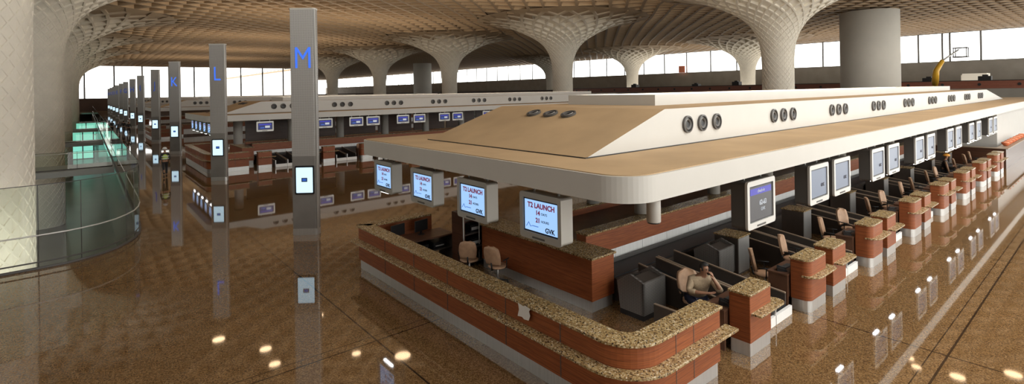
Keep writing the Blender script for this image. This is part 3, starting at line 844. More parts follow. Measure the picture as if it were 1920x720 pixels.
# service desk block behind reception
def service_desk():
    t = thing('service_desk', 'x', 'counter')
    bm = bmn(); box(bm, 8.47, 7.55, .25, 9.22, 11.6, 1.17); obj('wood_body', bm, WOOD, t)
    bm = bmn(); box(bm, 8.50, 7.58, 0, 9.19, 11.58, .25); obj('steel_kickplate', bm, STEEL, t)
    bm = bmn(); box(bm, 8.43, 7.5, 1.17, 9.26, 11.65, 1.215); obj('granite_top', bm, GRAN, t, bevel=.008)
    return t
SV = service_desk()
SV['label'] = 'long dark wooden desk block with granite top behind the foreground counter'
for i in (1, 2):
    o = dup(SV, (0, isl_y[i], 0)); o['label'] = 'wooden desk block with granite top inside the %s island' % isl_n[i]

# long divider (spine)
def spine():
    t = thing('long_divider', 'x', 'counter')
    bm = bmn(); box(bm, 9.28, 8.44, .84, 43, 8.75, 1.36); box(bm, 9.28, 10.5, .84, 43, 10.86, 1.36); obj('wood_band', bm, WOOD, t)
    bm = bmn()
    x = 9.3
    while x < 41.8:
        box(bm, x + .008, 8.5, .2, x + 1.15 - .008, 8.58, .84); x += 1.15
    obj('steel_panels', bm, PANEL, t)
    bm = bmn(); box(bm, 9.27, 8.38, 1.36, 43, 8.78, 1.405); box(bm, 9.24, 10.45, 1.36, 43, 10.9, 1.405); obj('granite_coping', bm, GRAN, t, bevel=.006)
    bm = bmn(); box(bm, 9.26, 8.6, 0, 43, 10.8, 1.18); obj('core_box', bm, BWOOD, t)
    bm = bmn(); box(bm, 9.3, 8.5, .84, 43, 8.53, .88); obj('shadow_gap_trim', bm, BLACK, t)
    return t
SP = spine(); SP['label'] = 'long granite capped divider with steel panels running under the near canopy'; SP['group'] = 'long dividers'
for i in (1, 2, 3):
    o = dup(SP, (0, isl_y[i] - (.2 if i == 1 else 0), 0)); o['label'] = 'long granite capped divider running under the %s canopy' % isl_n[i]
# back wall of wood under the second canopy
bm = bmn()
for k_ in range(10): box(bm, 9.6 + 3.7 * k_, 11.6, 1.2, 13.0 + 3.7 * k_, 11.75, 3.25)
tag(obj('timber_screen_wall', bm, DWOOD, loc=(0, 32.6, 0)), 'dark timber panel wall standing behind the second island screens', 'wall panel')
def collector(lab, dy):
    t = thing('collector_conveyor', lab, 'conveyor', (0, dy, 0), 0, 'collector conveyors')
    bm = bmn(); box(bm, 9.4, 7.62, 0, 40, 8.36, .52); obj('body', bm, DPART, t)
    bm = bmn(); box(bm, 9.4, 7.68, .52, 40, 8.3, .55); obj('belt', bm, RUBBER, t)
    bm = bmn(); box(bm, 9.4, 8.36, .5, 40, 8.40, .62); obj('edge_rail', bm, DARKG, t)
collector('dark collector conveyor along the foot of the near divider', 0)
collector('dark collector conveyor along the foot of the second divider', 32.36)

# ------------------------------------------------------------------ kiosks, desks, chairs, conveyors
def kiosk(kind):
    t = thing('check_in_kiosk', 'x', 'check-in kiosk')
    w = .95 if kind == 'B' else .87
    r_ = (.15, .04, .02, .02) if kind == 'B' else (.015, .05, .02, .02)
    bm = bmn(); prism(bm, rrect(0, 0, w, .40, r_), .25, 1.10); obj('wood_body', bm, WOOD, t)
    bm = bmn(); prism(bm, rrect(.01, .01, w - .01, .39, r_), 0, .25); obj('steel_kickplate', bm, STEEL, t)
    bm = bmn(); prism(bm, rrect(-.02, -.02, w + .03, .42, (r_[0] + .02, .14, .02, .02)), 1.10, 1.14); obj('granite_top', bm, GRAN, t, bevel=.006)
    if kind == 'B': pl = rrect(-.03, -.17, w + .26, .16, (.30, .16, .05, .0))
    else: pl = rrect(.04, -.19, w + .24, .14, (.02, .16, .12, .0))
    bm = bmn(); prism(bm, pl, .755, .79); obj('granite_ledge', bm, GRAN, t, bevel=.005)
    return t
KB, KC = kiosk('B'), kiosk('C')
def desk():
    t = thing('agent_desk', 'x', 'desk')
    bm = bmn(); box(bm, -.08, .42, .72, .95, .86, .76); obj('desktop', bm, BWOOD, t, bevel=.006)
    bm = bmn(); box(bm, -.06, .43, 0, -.01, .84, .72); obj('side_panel', bm, BWOOD, t)
    bm = bmn(); box(bm, .88, .43, 0, .93, .84, .72); obj('side_panel', bm, BWOOD, t)
    bm = bmn(); box(bm, 0, .43, .25, .88, .47, .72); obj('modesty_panel', bm, BWOOD, t)
    return t
DK = desk()
def keyboard():
    t = thing('keyboard', 'x', 'keyboard')
    bm = bmn(); box(bm, -.2, -.07, 0, .2, .07, .02); obj('case', bm, BLACK, t, bevel=.004)
    bm = bmn()
    for i in range(10):
        for j in range(4): box(bm, -.185 + .037 * i, -.06 + .03 * j, .02, -.155 + .037 * i, -.036 + .03 * j, .028)
    obj('keys', bm, DARKG, t)
    return t
KY = keyboard()
def phone():
    t = thing('desk_phone', 'x', 'telephone')
    bm = bmn(); prism_x(bm, [(-.1, 0), (.1, 0), (.1, .08), (-.1, .03)], -.09, .09); obj('base', bm, BLACK, t)
    bm = bmn(); tube(bm, [(-.06, -.08, .075), (-.06, -.06, .085), (-.06, .06, .115), (-.06, .09, .105)], [.028, .018, .018, .028], 8); obj('handset', bm, BLACK, t)
    return t
PH = phone()
def chair():
    t = thing('office_chair', 'x', 'chair')       # faces -y
    bm = bmn(); ellipsoid(bm, (0, 0, .47), (.25, .25, .055)); obj('seat', bm, TANL, t)
    bm = bmn()
    N1, N2 = 8, 10
    g = []
    for s_ in (0, 1):
        gg = []
        for j in range(N2 + 1):
            v_ = j / N2; z = .56 + .48 * v_; hw = .20 + .035 * math.sin(PI * min(1, v_ * 1.1)); row = []
            if v_ > .85: hw *= math.sqrt(max(.05, 1 - ((v_ - .85) / .16) ** 2))
            for i in range(N1 + 1):
                u = -1 + 2 * i / N1
                row.append(bm.verts.new((u * hw, .22 + .10 * v_ - .05 * u * u + s_ * .05, z)))
            gg.append(row)
        g.append(gg)
    for s_ in (0, 1):
        for j in range(N2):
            for i in range(N1):
                f = bm.faces.new((g[s_][j][i], g[s_][j][i + 1], g[s_][j + 1][i + 1], g[s_][j + 1][i])); f.smooth = True
    for j in range(N2):
        bm.faces.new((g[0][j][0], g[1][j][0], g[1][j + 1][0], g[0][j + 1][0])); bm.faces.new((g[0][j][N1], g[1][j][N1], g[1][j + 1][N1], g[0][j + 1][N1]))
    for i in range(N1):
        bm.faces.new((g[0][0][i], g[1][0][i], g[1][0][i + 1], g[0][0][i + 1])); bm.faces.new((g[0][N2][i], g[1][N2][i], g[1][N2][i + 1], g[0][N2][i + 1]))
    obj('backrest', bm, TANL, t)
    bm = bmn(); tube(bm, [(0, .1, .42), (0, .26, .44), (0, .3, .62)], .02, 8); obj('back_bracket', bm, BLACK, t)
    bm = bmn(); cyl(bm, 0, 0, .12, .44, .028, n=12); obj('gas_column', bm, STEEL, t)
    bm = bmn()
    for k_ in range(5):
        a = 2 * PI * k_ / 5 + .3; tube(bm, [(0, 0, .12), (.27 * math.cos(a), .27 * math.sin(a), .07)], [.03, .015], 6)
        ellipsoid(bm, (.27 * math.cos(a), .27 * math.sin(a), .03), (.03, .03, .03), seg=8)
    obj('star_base', bm, BLACK, t)
    for s_ in (-1, 1):
        bm = bmn(); tube(bm, [(s_ * .2, .0, .44), (s_ * .27, .0, .48), (s_ * .27, .0, .66), (s_ * .27, -.1, .68), (s_ * .27, .16, .68)], .016, 8); obj('armrest', bm, BLACK, t)
    return t
CH = chair()
def lane():
    t = thing('baggage_conveyor', 'x', 'conveyor')   # x 0..0.74, y from 0 (front) to 2.9
    for x in (0, .70):
        bm = bmn(); prism_x(bm, [(.12, 0), (2.85, 0), (2.85, .72), (1.0, .50), (.12, .42)], x, x + .04); w_ = obj('side_panel', bm, DPART, t)
        bm = bmn(); prism_x(bm, [(2.85, .72), (2.85, .745), (1.0, .525), (.12, .445), (.12, .42), (1.0, .50)], x - .004, x + .044); obj('edge_trim', bm, EDGE, w_)
    bm = bmn(); prism_x(bm, [(.1, .1), (1.0, .1), (2.85, .3), (2.85, .48), (1.05, .24), (.1, .2)], .05, .69); obj('belt', bm, RUBBER, t)
    bm = bmn(); box(bm, -.01, 0, 0, .75, .06, .19); obj('front_fascia', bm, PANEL, t)
    bm = bmn(); box(bm, .05, .06, .0, .69, .9, .17); obj('scale_platform', bm, RUBBER, t)
    bm = bmn(); box(bm, -.015, .02, 0, .035, .10, .46); obj('post', bm, STEEL, t)
    return t
LN = lane()
def cabinet():
    t = thing('steel_cabinet', 'x', 'cabinet')
    bm = bmn(); box(bm, 0, 0, 0, .62, .64, .96, 0); obj('body', bm, DPART, t)
    bm = bmn(); box(bm, .02, -.015, .05, .60, 0, .94); obj('door', bm, STEEL, t)
    bm = bmn(); box(bm, -.02, -.03, .96, .65, .66, .99); obj('granite_top', bm, GRAN, t)
    return t
CB = cabinet()
def cowl():
    t = thing('perforated_cowl', 'x', 'conveyor hood')
    bm = bmn(); prism_x(bm, [(.0, .12), (.62, .12), (.70, .70), (.35, .92), (.0, .80)], 0, .06)
    prism_x(bm, [(.0, .12), (.62, .12), (.70, .70), (.35, .92), (.0, .80)], .74, .80)
    box(bm, 0, 0, .12, .8, .05, .80); box(bm, .06, .62, .12, .74, .66, .72)
    obj('shell', bm, MESHY, t)
    bm = bmn(); prism_x(bm, [(.03, .74), (.66, .66), (.35, .84), (.03, .76)], .06, .74); obj('lid', bm, DPART, t)
    bm = bmn(); box(bm, .02, .02, 0, .78, .64, .12); obj('plinth', bm, BLACK, t)
    return t
CW = cowl()

used = set()
def put(proto, loc, label, group, rz=0):
    if proto.name in used: o = dup(proto, loc, rz)
    else: o = proto; used.add(proto.name); o.location = loc; o.rotation_euler.z = rz
    o['label'] = label; o['group'] = group
    return o
NUM = ['first', 'second', 'third', 'fourth', 'fifth', 'sixth', 'seventh', 'eighth', 'ninth', 'tenth', 'eleventh', 'twelfth']
YK = 4.42
# near island
put(KC, (9.20, YK, 0), 'square cornered check-in kiosk nearest the foreground counter, beside the seated man', 'check-in kiosks of the near island')
put(DK, (9.14, YK, 0), 'brown desk behind the nearest kiosk where the man leans', 'agent desks of the near island')
for n_ in range(7):
    x0 = 11.92 + 4.2 * n_ - (.12 * max(0, n_ - 2))
    place = '%s pair along the near aisle' % NUM[n_]
    put(KB, (x0, YK, 0), 'round cornered left kiosk of the %s' % place, 'check-in kiosks of the near island')
    put(KC, (x0 + 1.36, YK, 0), 'square cornered right kiosk of the %s' % place, 'check-in kiosks of the near island')
    put(DK, (x0 - .02, YK, 0), 'brown agent desk behind the left kiosk of the %s' % place, 'agent desks of the near island')
    put(DK, (x0 + 1.34, YK, 0), 'brown agent desk behind the right kiosk of the %s' % place, 'agent desks of the near island')
    cx1, cx2 = (12.22, 14.11) if n_ == 0 else (16.5, 18.3) if n_ == 1 else (x0 + .35, x0 + 2.15)
    put(CH, (cx1 + .12, 5.55, 0), 'tan backed office chair at the left desk of the %s' % place, 'office chairs of the near island', [.5, .2, .45, .1, .3, .2, .4][n_])
    put(CH, (min(cx2, x0 + 2.1) - .08, 5.55, 0), 'tan backed office chair at the right desk of the %s' % place, 'office chairs of the near island', [.15, -.3, -.1, .35, .0, .3, .1][n_])
    lx = x0 - 1.82
    put(LN, (lx, 4.68, 0), 'left weighing conveyor lane before the %s' % place, 'baggage conveyors of the near island')
    put(LN, (lx + .79, 4.68, 0), 'right weighing conveyor lane before the %s' % place, 'baggage conveyors of the near island')
    put(CB, (x0 + 1.1, 6.55, 0), 'granite topped steel cabinet behind the %s' % place, 'steel cabinets of the near island')
    if n_ < 4:
        put(KY, (x0 + .42, YK + .66, .76), 'black keyboard on the left desk of the %s' % place, 'keyboards of the near island')
        put(PH, (x0 + .1, YK + .62, .76), 'black telephone on the left desk of the %s' % place, 'telephones of the near island', .5)
        put(KY, (x0 + 1.75, YK + .66, .76), 'black keyboard on the right desk of the %s' % place, 'keyboards of the near island')
put(KY, (9.75, YK + .62, .76), 'black keyboard beside the leaning man', 'keyboards of the near island')
put(PH, (9.35, YK + .55, .76), 'black telephone on the desk of the nearest kiosk', 'telephones of the near island', .3)
put(CW, (8.95, 6.55, 0), 'dark perforated metal hood on the floor beside the granite desk block', 'perforated hoods', 0)
put(CW, (12.15, 6.6, 0), 'dark perforated metal hood beside the first granite topped cabinet', 'perforated hoods', 0)
bm = bmn(); box(bm, 8.95, 5.45, 0, 8.99, 6.3, .46, 0); box(bm, 8.94, 5.45, .46, 9.0, 6.3, .475, 1)
tag(obj('low_partition', bm, [DPART, EDGE]), 'low dark partition with pale top edge inside the foreground counter', 'partition')

# second island: kiosks and lanes in view
put(KC, (8.75, 36.95, 0), 'wooden kiosk at the front of the second island near its counter', 'check-in kiosks of the second island')
for n_ in range(5):
    x0 = 11.7 + 4.2 * n_
    place = '%s pair on the second island' % NUM[n_]
    put(KB, (x0, 37.0, 0), 'left wooden kiosk of the %s' % place, 'check-in kiosks of the second island')
    put(KC, (x0 + 1.36, 37.0, 0), 'right wooden kiosk of the %s' % place, 'check-in kiosks of the second island')
    put(DK, (x0, 37.0, 0), 'brown agent desk at the left of the %s' % place, 'agent desks of the second island')
    put(CH, (x0 + .5, 38.1, 0), 'tan office chair at the left of the %s' % place, 'office chairs of the second island', .3)
    put(CH, (x0 + 1.9, 38.1, 0), 'tan office chair at the right of the %s' % place, 'office chairs of the second island', -.2)
    put(LN, (x0 - 1.82, 37.12, 0), 'left conveyor lane before the %s' % place, 'baggage conveyors of the second island')
    put(LN, (x0 - 1.03, 37.12, 0), 'right conveyor lane before the %s' % place, 'baggage conveyors of the second island')

# end of the near island: timber counter with orange pots, white block
t = thing('end_counter', 'dark timber counter closing the far end of the near island', 'counter')
bm = bmn(); box(bm, 40.4, 4.5, 0, 40.6, 8.3, 1.12); box(bm, 40.6, 4.5, 0, 50, 4.7, 1.12); obj('timber_panels', bm, DWOOD, t)
bm = bmn(); box(bm, 40.3, 4.4, 1.12, 50, 4.95, 1.16); box(bm, 40.3, 4.95, 1.12, 40.75, 8.3, 1.16); obj('counter_top', bm, EDGE, t)
bm = bmn(); box(bm, 43.2, 5.2, 0, 60, 13.0, 3.25)
tag(obj('white_core_block', bm, WHITE), 'plain white wall block under the far end of the near canopy', 'wall block')
ORG = mat('orange_terracotta', (.62, .17, .07), .5, noise=.25, nscale=12)
ORG2 = mat('orange_petals', (.80, .32, .18), .6, noise=.3, nscale=20)
pot0 = thing('flower_bowl', 'orange red bowl heaped with petals on the far end counter', 'flower bowl', group='flower bowls in a row')
bm = bmn()
prf = [(.08, 0), (.15, .07), (.21, .18), (.2, .21), (.17, .19)]
prev = None
for r_, z in prf:
    ringv = [bm.verts.new((r_ * math.cos(2 * PI * k_ / 16), r_ * math.sin(2 * PI * k_ / 16), z)) for k_ in range(16)]
    if prev:
        for k_ in range(16): bm.faces.new((prev[k_], prev[(k_ + 1) % 16], ringv[(k_ + 1) % 16], ringv[k_])).smooth = True
    else: bm.faces.new(ringv[::-1])
    prev = ringv
obj('bowl', bm, ORG, pot0)
bm = bmn()
for k_ in range(14):
    a = 2.4 * k_; rr = .036 * math.sqrt(k_); ellipsoid(bm, (rr * math.cos(a), rr * math.sin(a), .22 - rr * .2), (.055, .055, .05), seg=8)
obj('petals', bm, ORG2, pot0)
for i, x in enumerate((42.0, 43.1, 44.3, 45.5, 46.8, 48.1, 49.4)):
    o = pot0 if i == 0 else dup(pot0, (0, 0, 0))
    o.location = (x, 4.68, 1.16)
    o['label'] = 'orange red flower bowl on the far end counter, %s from its near corner' % NUM[i]

# work area inside the reception counter
t = thing('work_desk', 'dark work desk with open shelves inside the foreground counter', 'desk')
bm = bmn(); box(bm, 6.3, 12.75, .72, 8.3, 13.55, .76); obj('desktop', bm, BWOOD, t)
bm = bmn(); box(bm, 8.26, 12.75, 0, 8.3, 13.55, .72); obj('side_panel', bm, DPART, t)
bm = bmn(); box(bm, 6.3, 12.75, 0, 6.34, 13.55, .72); obj('side_panel', bm, DPART, t)
bm = bmn(); box(bm, 6.34, 12.8, .34, 8.26, 13.5, .37); obj('shelf', bm, DPART, t)
for i, (x, z, s_) in enumerate(((6.75, .37, .9), (7.3, .37, 1.0), (7.85, .37, .95))):
    tt = thing('ticket_printer', 'black ticket printer on the shelf of the inner work desk', 'printer', (x, 12.95, z), 0, 'black printers on the work desk')
    bm = bmn(); box(bm, -.2, -.12, 0, .2, .3, .2 * s_); obj('case', bm, BLACK, tt, bevel=.015)
    bm = bmn(); box(bm, -.14, -.135, .08, .14, -.12, .11); obj('paper_slot', bm, SILVER, tt)
for i, x in enumerate((6.75, 7.5)):
    tt = thing('flat_monitor', ['black monitor on the inner work desk', 'second black monitor on the inner work desk by its end'][i], 'monitor', (x, 13.25, .76), .2, 'monitors on the inner desk')
    bm = bmn(); box(bm, -.24, 0, .1, .24, .03, .42); obj('panel', bm, BLACK, tt, bevel=.008)
    bm = bmn(); box(bm, -.03, .01, 0, .03, .05, .15); obj('stand', bm, BLACK, tt)
    bm = bmn(); cyl(bm, 0, .02, 0, .015, .1); obj('foot', bm, BLACK, tt)
t = thing('storage_rack', 'tall dark storage rack with white posts behind the inner work area', 'rack', (8.0, 11.8, 0))
bm = bmn(); box(bm, 0, 0, 0, .04, .6, 1.5); box(bm, 1.2, 0, 0, 1.24, .6, 1.5); box(bm, .04, .56, 0, 1.2, .6, 1.5); obj('panels', bm, DWOOD, t)
for z in (.1, .5, .9, 1.3):
    bm = bmn(); box(bm, .04, .02, z, 1.2, .56, z + .03); obj('shelf', bm, DPART, t)
for x in (-.03, .5):
    bm = bmn(); tube(bm, [(x, -.03, .6), (x, -.03, 1.5)], .018, 8); obj('post', bm, WHITE, t)
for i, (x, z, w) in enumerate(((.3, .93, .3), (.75, .93, .25), (.32, .53, .34), (.8, .53, .3))):
    bm = bmn(); box(bm, 0, 0, 0, w, .3, .2); box(bm, .03, -.01, .06, w - .03, 0, .14, 1)
    tag(obj('storage_box', bm, [BLACK, SILVER], loc=(8.0 + x, 11.9, z)), 'small black box with pale label on the storage rack', 'box', 'boxes on the storage rack')
for i, (x, y_, rz_) in enumerate(((7.75, 11.2, 2.4), (8.0, 10.3, 1.9))):
    put(CH, (x, y_, 0), ['tan office chair inside the foreground counter by the rack', 'tan office chair against the long granite desk block', 'tan office chair tucked at the inner work desk'][i], 'office chairs inside the reception', rz_)

# ------------------------------------------------------------------ people
SKIN = mat('skin_brown', (.33, .17, .10), .55); HAIR = mat('black_hair', (.012, .010, .009), .7)
SHIRT = mat('beige_shirt', (.42, .32, .21), .8, noise=.15, nscale=30); NAVY = mat('navy_trousers', (.018, .022, .05), .8)
VEST = mat('hi_vis_yellow', (.55, .72, .12), .6); BLK = mat('dark_clothes', (.03, .028, .03), .8); HEL = mat('helmet_white', (.8, .8, .78), .35)
SHOE = mat('black_shoe', (.01, .01, .01), .4); REFL = mat('reflective_band', (.75, .77, .72), .4)
def skin(name, chains, m, parent=None, sub=2, root=0):
    """chains: list of lists of (key, (x,y,z), (rx,ry)); shared keys join the chains"""
    me = bpy.data.meshes.new(name); ids = {}; vs = []; es = []; rs = []
    for ch in chains:
        last = None
        for key, co, rad in ch:
            if key not in ids:
                ids[key] = len(vs); vs.append(co); rs.append(rad if isinstance(rad, tuple) else (rad, rad))
            if last is not None and last != ids[key]: es.append((last, ids[key]))
            last = ids[key]
    me.from_pydata(vs, es, []); me.update()
    me.materials.append(m)
    o = bpy.data.objects.new(name, me); COL.objects.link(o)
    if parent: o.parent = parent
    md = o.modifiers.new('skin', 'SKIN'); md.use_smooth_shade = True
    sv = me.skin_vertices[0].data
    for i, r_ in enumerate(rs): sv[i].radius = r_; sv[i].use_root = (i == root)
    sd = o.modifiers.new('sub', 'SUBSURF'); sd.levels = sub; sd.render_levels = sub
    return o
def hand_chains(pfx, wrist, d, side, curl=.3, s=1.0):
    """d: direction of the hand, side: across the palm"""
    d = Vector(d).normalized(); sd = Vector(side).normalized(); nrm = d.cross(sd)
    w = Vector(wrist); palm = w + d * .05 * s
    ch = [[(pfx + 'w', tuple(w), .022), (pfx + 'p', tuple(palm), (.034, .016))]]
    for i, (off, L) in enumerate(((-.03, .058), (-.01, .07), (.01, .066), (.03, .052))):
        k0 = palm + d * .035 * s + sd * off * s
        k1 = k0 + (d * math.cos(curl) + nrm * math.sin(curl)) * L * .5 * s
        k2 = k1 + (d * math.cos(curl * 2.2) + nrm * math.sin(curl * 2.2)) * L * .5 * s
        ch.append([(pfx + 'p', None, 0), (pfx + 'f%da' % i, tuple(k0), .010), (pfx + 'f%db' % i, tuple(k1), .009), (pfx + 'f%dc' % i, tuple(k2), .007)])
    t0 = w + d * .03 * s - sd * .038 * s; t1 = t0 + (d * .6 - sd * .5) * .045 * s + nrm * .01
    ch.append([(pfx + 'w', None, 0), (pfx + 't0', tuple(t0), .012), (pfx + 't1', tuple(t1), .009)])
    return ch
def face(parent, c, fwd, r=.1, hairm=HAIR, hair=True):
    """nose, eyes, ears, mouth and hair placed around a head centre"""
    f = Vector(fwd).normalized(); up = Vector((0, 0, 1)); up = (up - f * up.dot(f)).normalized(); s_ = f.cross(up)
    c = Vector(c)
    bm = bmn()
    tube(bm, [c + f * .088 + up * .012, c + f * .112 - up * .022, c + f * .092 - up * .03], [.008, .014, .008], 8)
    for q in (-1, 1): ellipsoid(bm, c + s_ * q * .078 - f * .005, (.012, .02, .028), seg=8)
    obj('nose_and_ears', bm, SKIN, parent)
    bm = bmn()
    for q in (-1, 1): ellipsoid(bm, c + f * .083 + up * .014 + s_ * q * .032, (.011, .011, .008), seg=8)
    ellipsoid(bm, c + f * .085 - up * .052, (.02, .02, .006), seg=8)
    for q in (-1, 1): tube(bm, [c + f * .086 + up * .034 + s_ * q * .016, c + f * .084 + up * .038 + s_ * q * .05], .004, 6)
    obj('eyes_and_mouth', bm, HAIR, parent)
    if hair:
        bm = bmn(); ellipsoid(bm, c + up * .028 - f * .018, (.088, .088, .098), seg=18)
        bmesh.ops.delete(bm, geom=[v for v in bm.verts if (v.co - c).dot(f) > .045 and (v.co - c).dot(up) < .07 or (v.co - c).dot(up) < -.05], context='VERTS')
        bmesh.ops.solidify(bm, geom=bm.faces[:], thickness=.006)
        obj('hair', bm, hairm, parent)

# seated man leaning on the desk, hand to his face
mx_, my_ = 9.62, 5.72
man = thing('person', 'seated man in beige shirt leaning on a kiosk desk, hand on face', 'person', (mx_, my_, 0), math.radians(-34))
man.scale = (1.12, 1.1, 1.04)
ch = [[('pel', (0, 0, .53), (.15, .12)), ('wst', (0, -.03, .70), (.145, .10)), ('chs', (.0, -.12, .92), (.165, .11)), ('shc', (.01, -.17, 1.03), (.10, .075)), ('nk', (.02, -.20, 1.10), (.052, .052)), ('jaw', (.03, -.25, 1.18), (.058, .068)), ('hd', (.03, -.255, 1.25), (.072, .086)), ('tp', (.03, -.245, 1.305), (.052, .062))],
      [('shc', None, 0), ('sl', (-.17, -.16, 1.0), .058), ('el', (-.27, -.25, .82), .045), ('fl', (-.15, -.40, .84), .036), ('lw', (-.03, -.47, .85), .024)],
      [('shc', None, 0), ('sr', (.19, -.18, 1.0), .058), ('er', (.25, -.42, .83), .046), ('fr', (.20, -.40, .95), .036), ('rw', (.13, -.36, 1.08), .024)],
      [('pel', None, 0), ('hl', (-.10, -.02, .52), .09), ('kl', (-.13, -.42, .50), .065), ('cl', (-.13, -.40, .28), .05), ('al', (-.13, -.36, .09), .035), ('tl', (-.13, -.50, .04), .03)],
      [('pel', None, 0), ('hr', (.10, -.02, .52), .09), ('kr', (.13, -.42, .50), .065), ('cr', (.13, -.40, .28), .05), ('ar', (.13, -.36, .09), .035), ('tr', (.13, -.50, .04), .03)]]
def fix(chs):
    D = {}
    for c_ in chs:
        for k_, co, r_ in c_:
            if co is not None: D[k_] = (co, r_)
    return [[(k_, *(D[k_])) for k_, co, r_ in c_] for c_ in chs]
hl = hand_chains('L', (-.03, -.47, .85), (1, -.15, 0), (0, 1, 0), .25); hl[0] = [('lw', None, 0)] + hl[0][1:]; 
for c_ in hl:
    for i_, q in enumerate(c_):
        if q[0] == 'Lw': c_[i_] = ('lw', None, 0)
hr = hand_chains('R', (.13, -.36, 1.08), (-.25, -.05, 1), (.6, .6, 0), .55)
for c_ in hr:
    for i_, q in enumerate(c_):
        if q[0] == 'Rw': c_[i_] = ('rw', None, 0)
skin('body', fix(ch + hl + hr), SKIN, man)
sh = [[('pel', (0, .0, .60), (.18, .15)), ('wst', (0, -.03, .74), (.195, .16)), ('chs', (.0, -.12, .90), (.20, .15)), ('shc', (.01, -.165, 1.03), (.13, .10)), ('nk', (.015, -.18, 1.075), (.07, .065))],
      [('shc', None, 0), ('sl', (-.17, -.16, 1.0), .078), ('el', (-.27, -.25, .82), .063), ('fl', (-.17, -.37, .84), .05)],
      [('shc', None, 0), ('sr', (.19, -.18, 1.0), .078), ('er', (.25, -.42, .83), .063), ('fr', (.21, -.405, .93), .05)]]
skin('shirt', fix(sh), SHIRT, man)
tr_ = [[('pel', (0, .01, .55), (.165, .13)), ('hl', (-.10, -.02, .53), .105), ('kl', (-.13, -.42, .50), .082), ('cl', (-.13, -.40, .28), .068), ('al', (-.13, -.37, .12), .055)],
       [('pel', None, 0), ('hr', (.10, -.02, .53), .105), ('kr', (.13, -.42, .50), .082), ('cr', (.13, -.40, .28), .068), ('ar', (.13, -.37, .12), .055)]]
skin('trousers', fix(tr_), NAVY, man)
for s_ in (-.13, .13):
    bm = bmn(); ellipsoid(bm, (s_, -.43, .045), (.045, .12, .045)); obj('shoe', bm, SHOE, man)
face(man, (.03, -.262, 1.235), (.25, -1, -.12))
put(CH, (9.70, 5.84, 0), 'tan office chair under the seated man', 'office chairs of the near island', -.5)

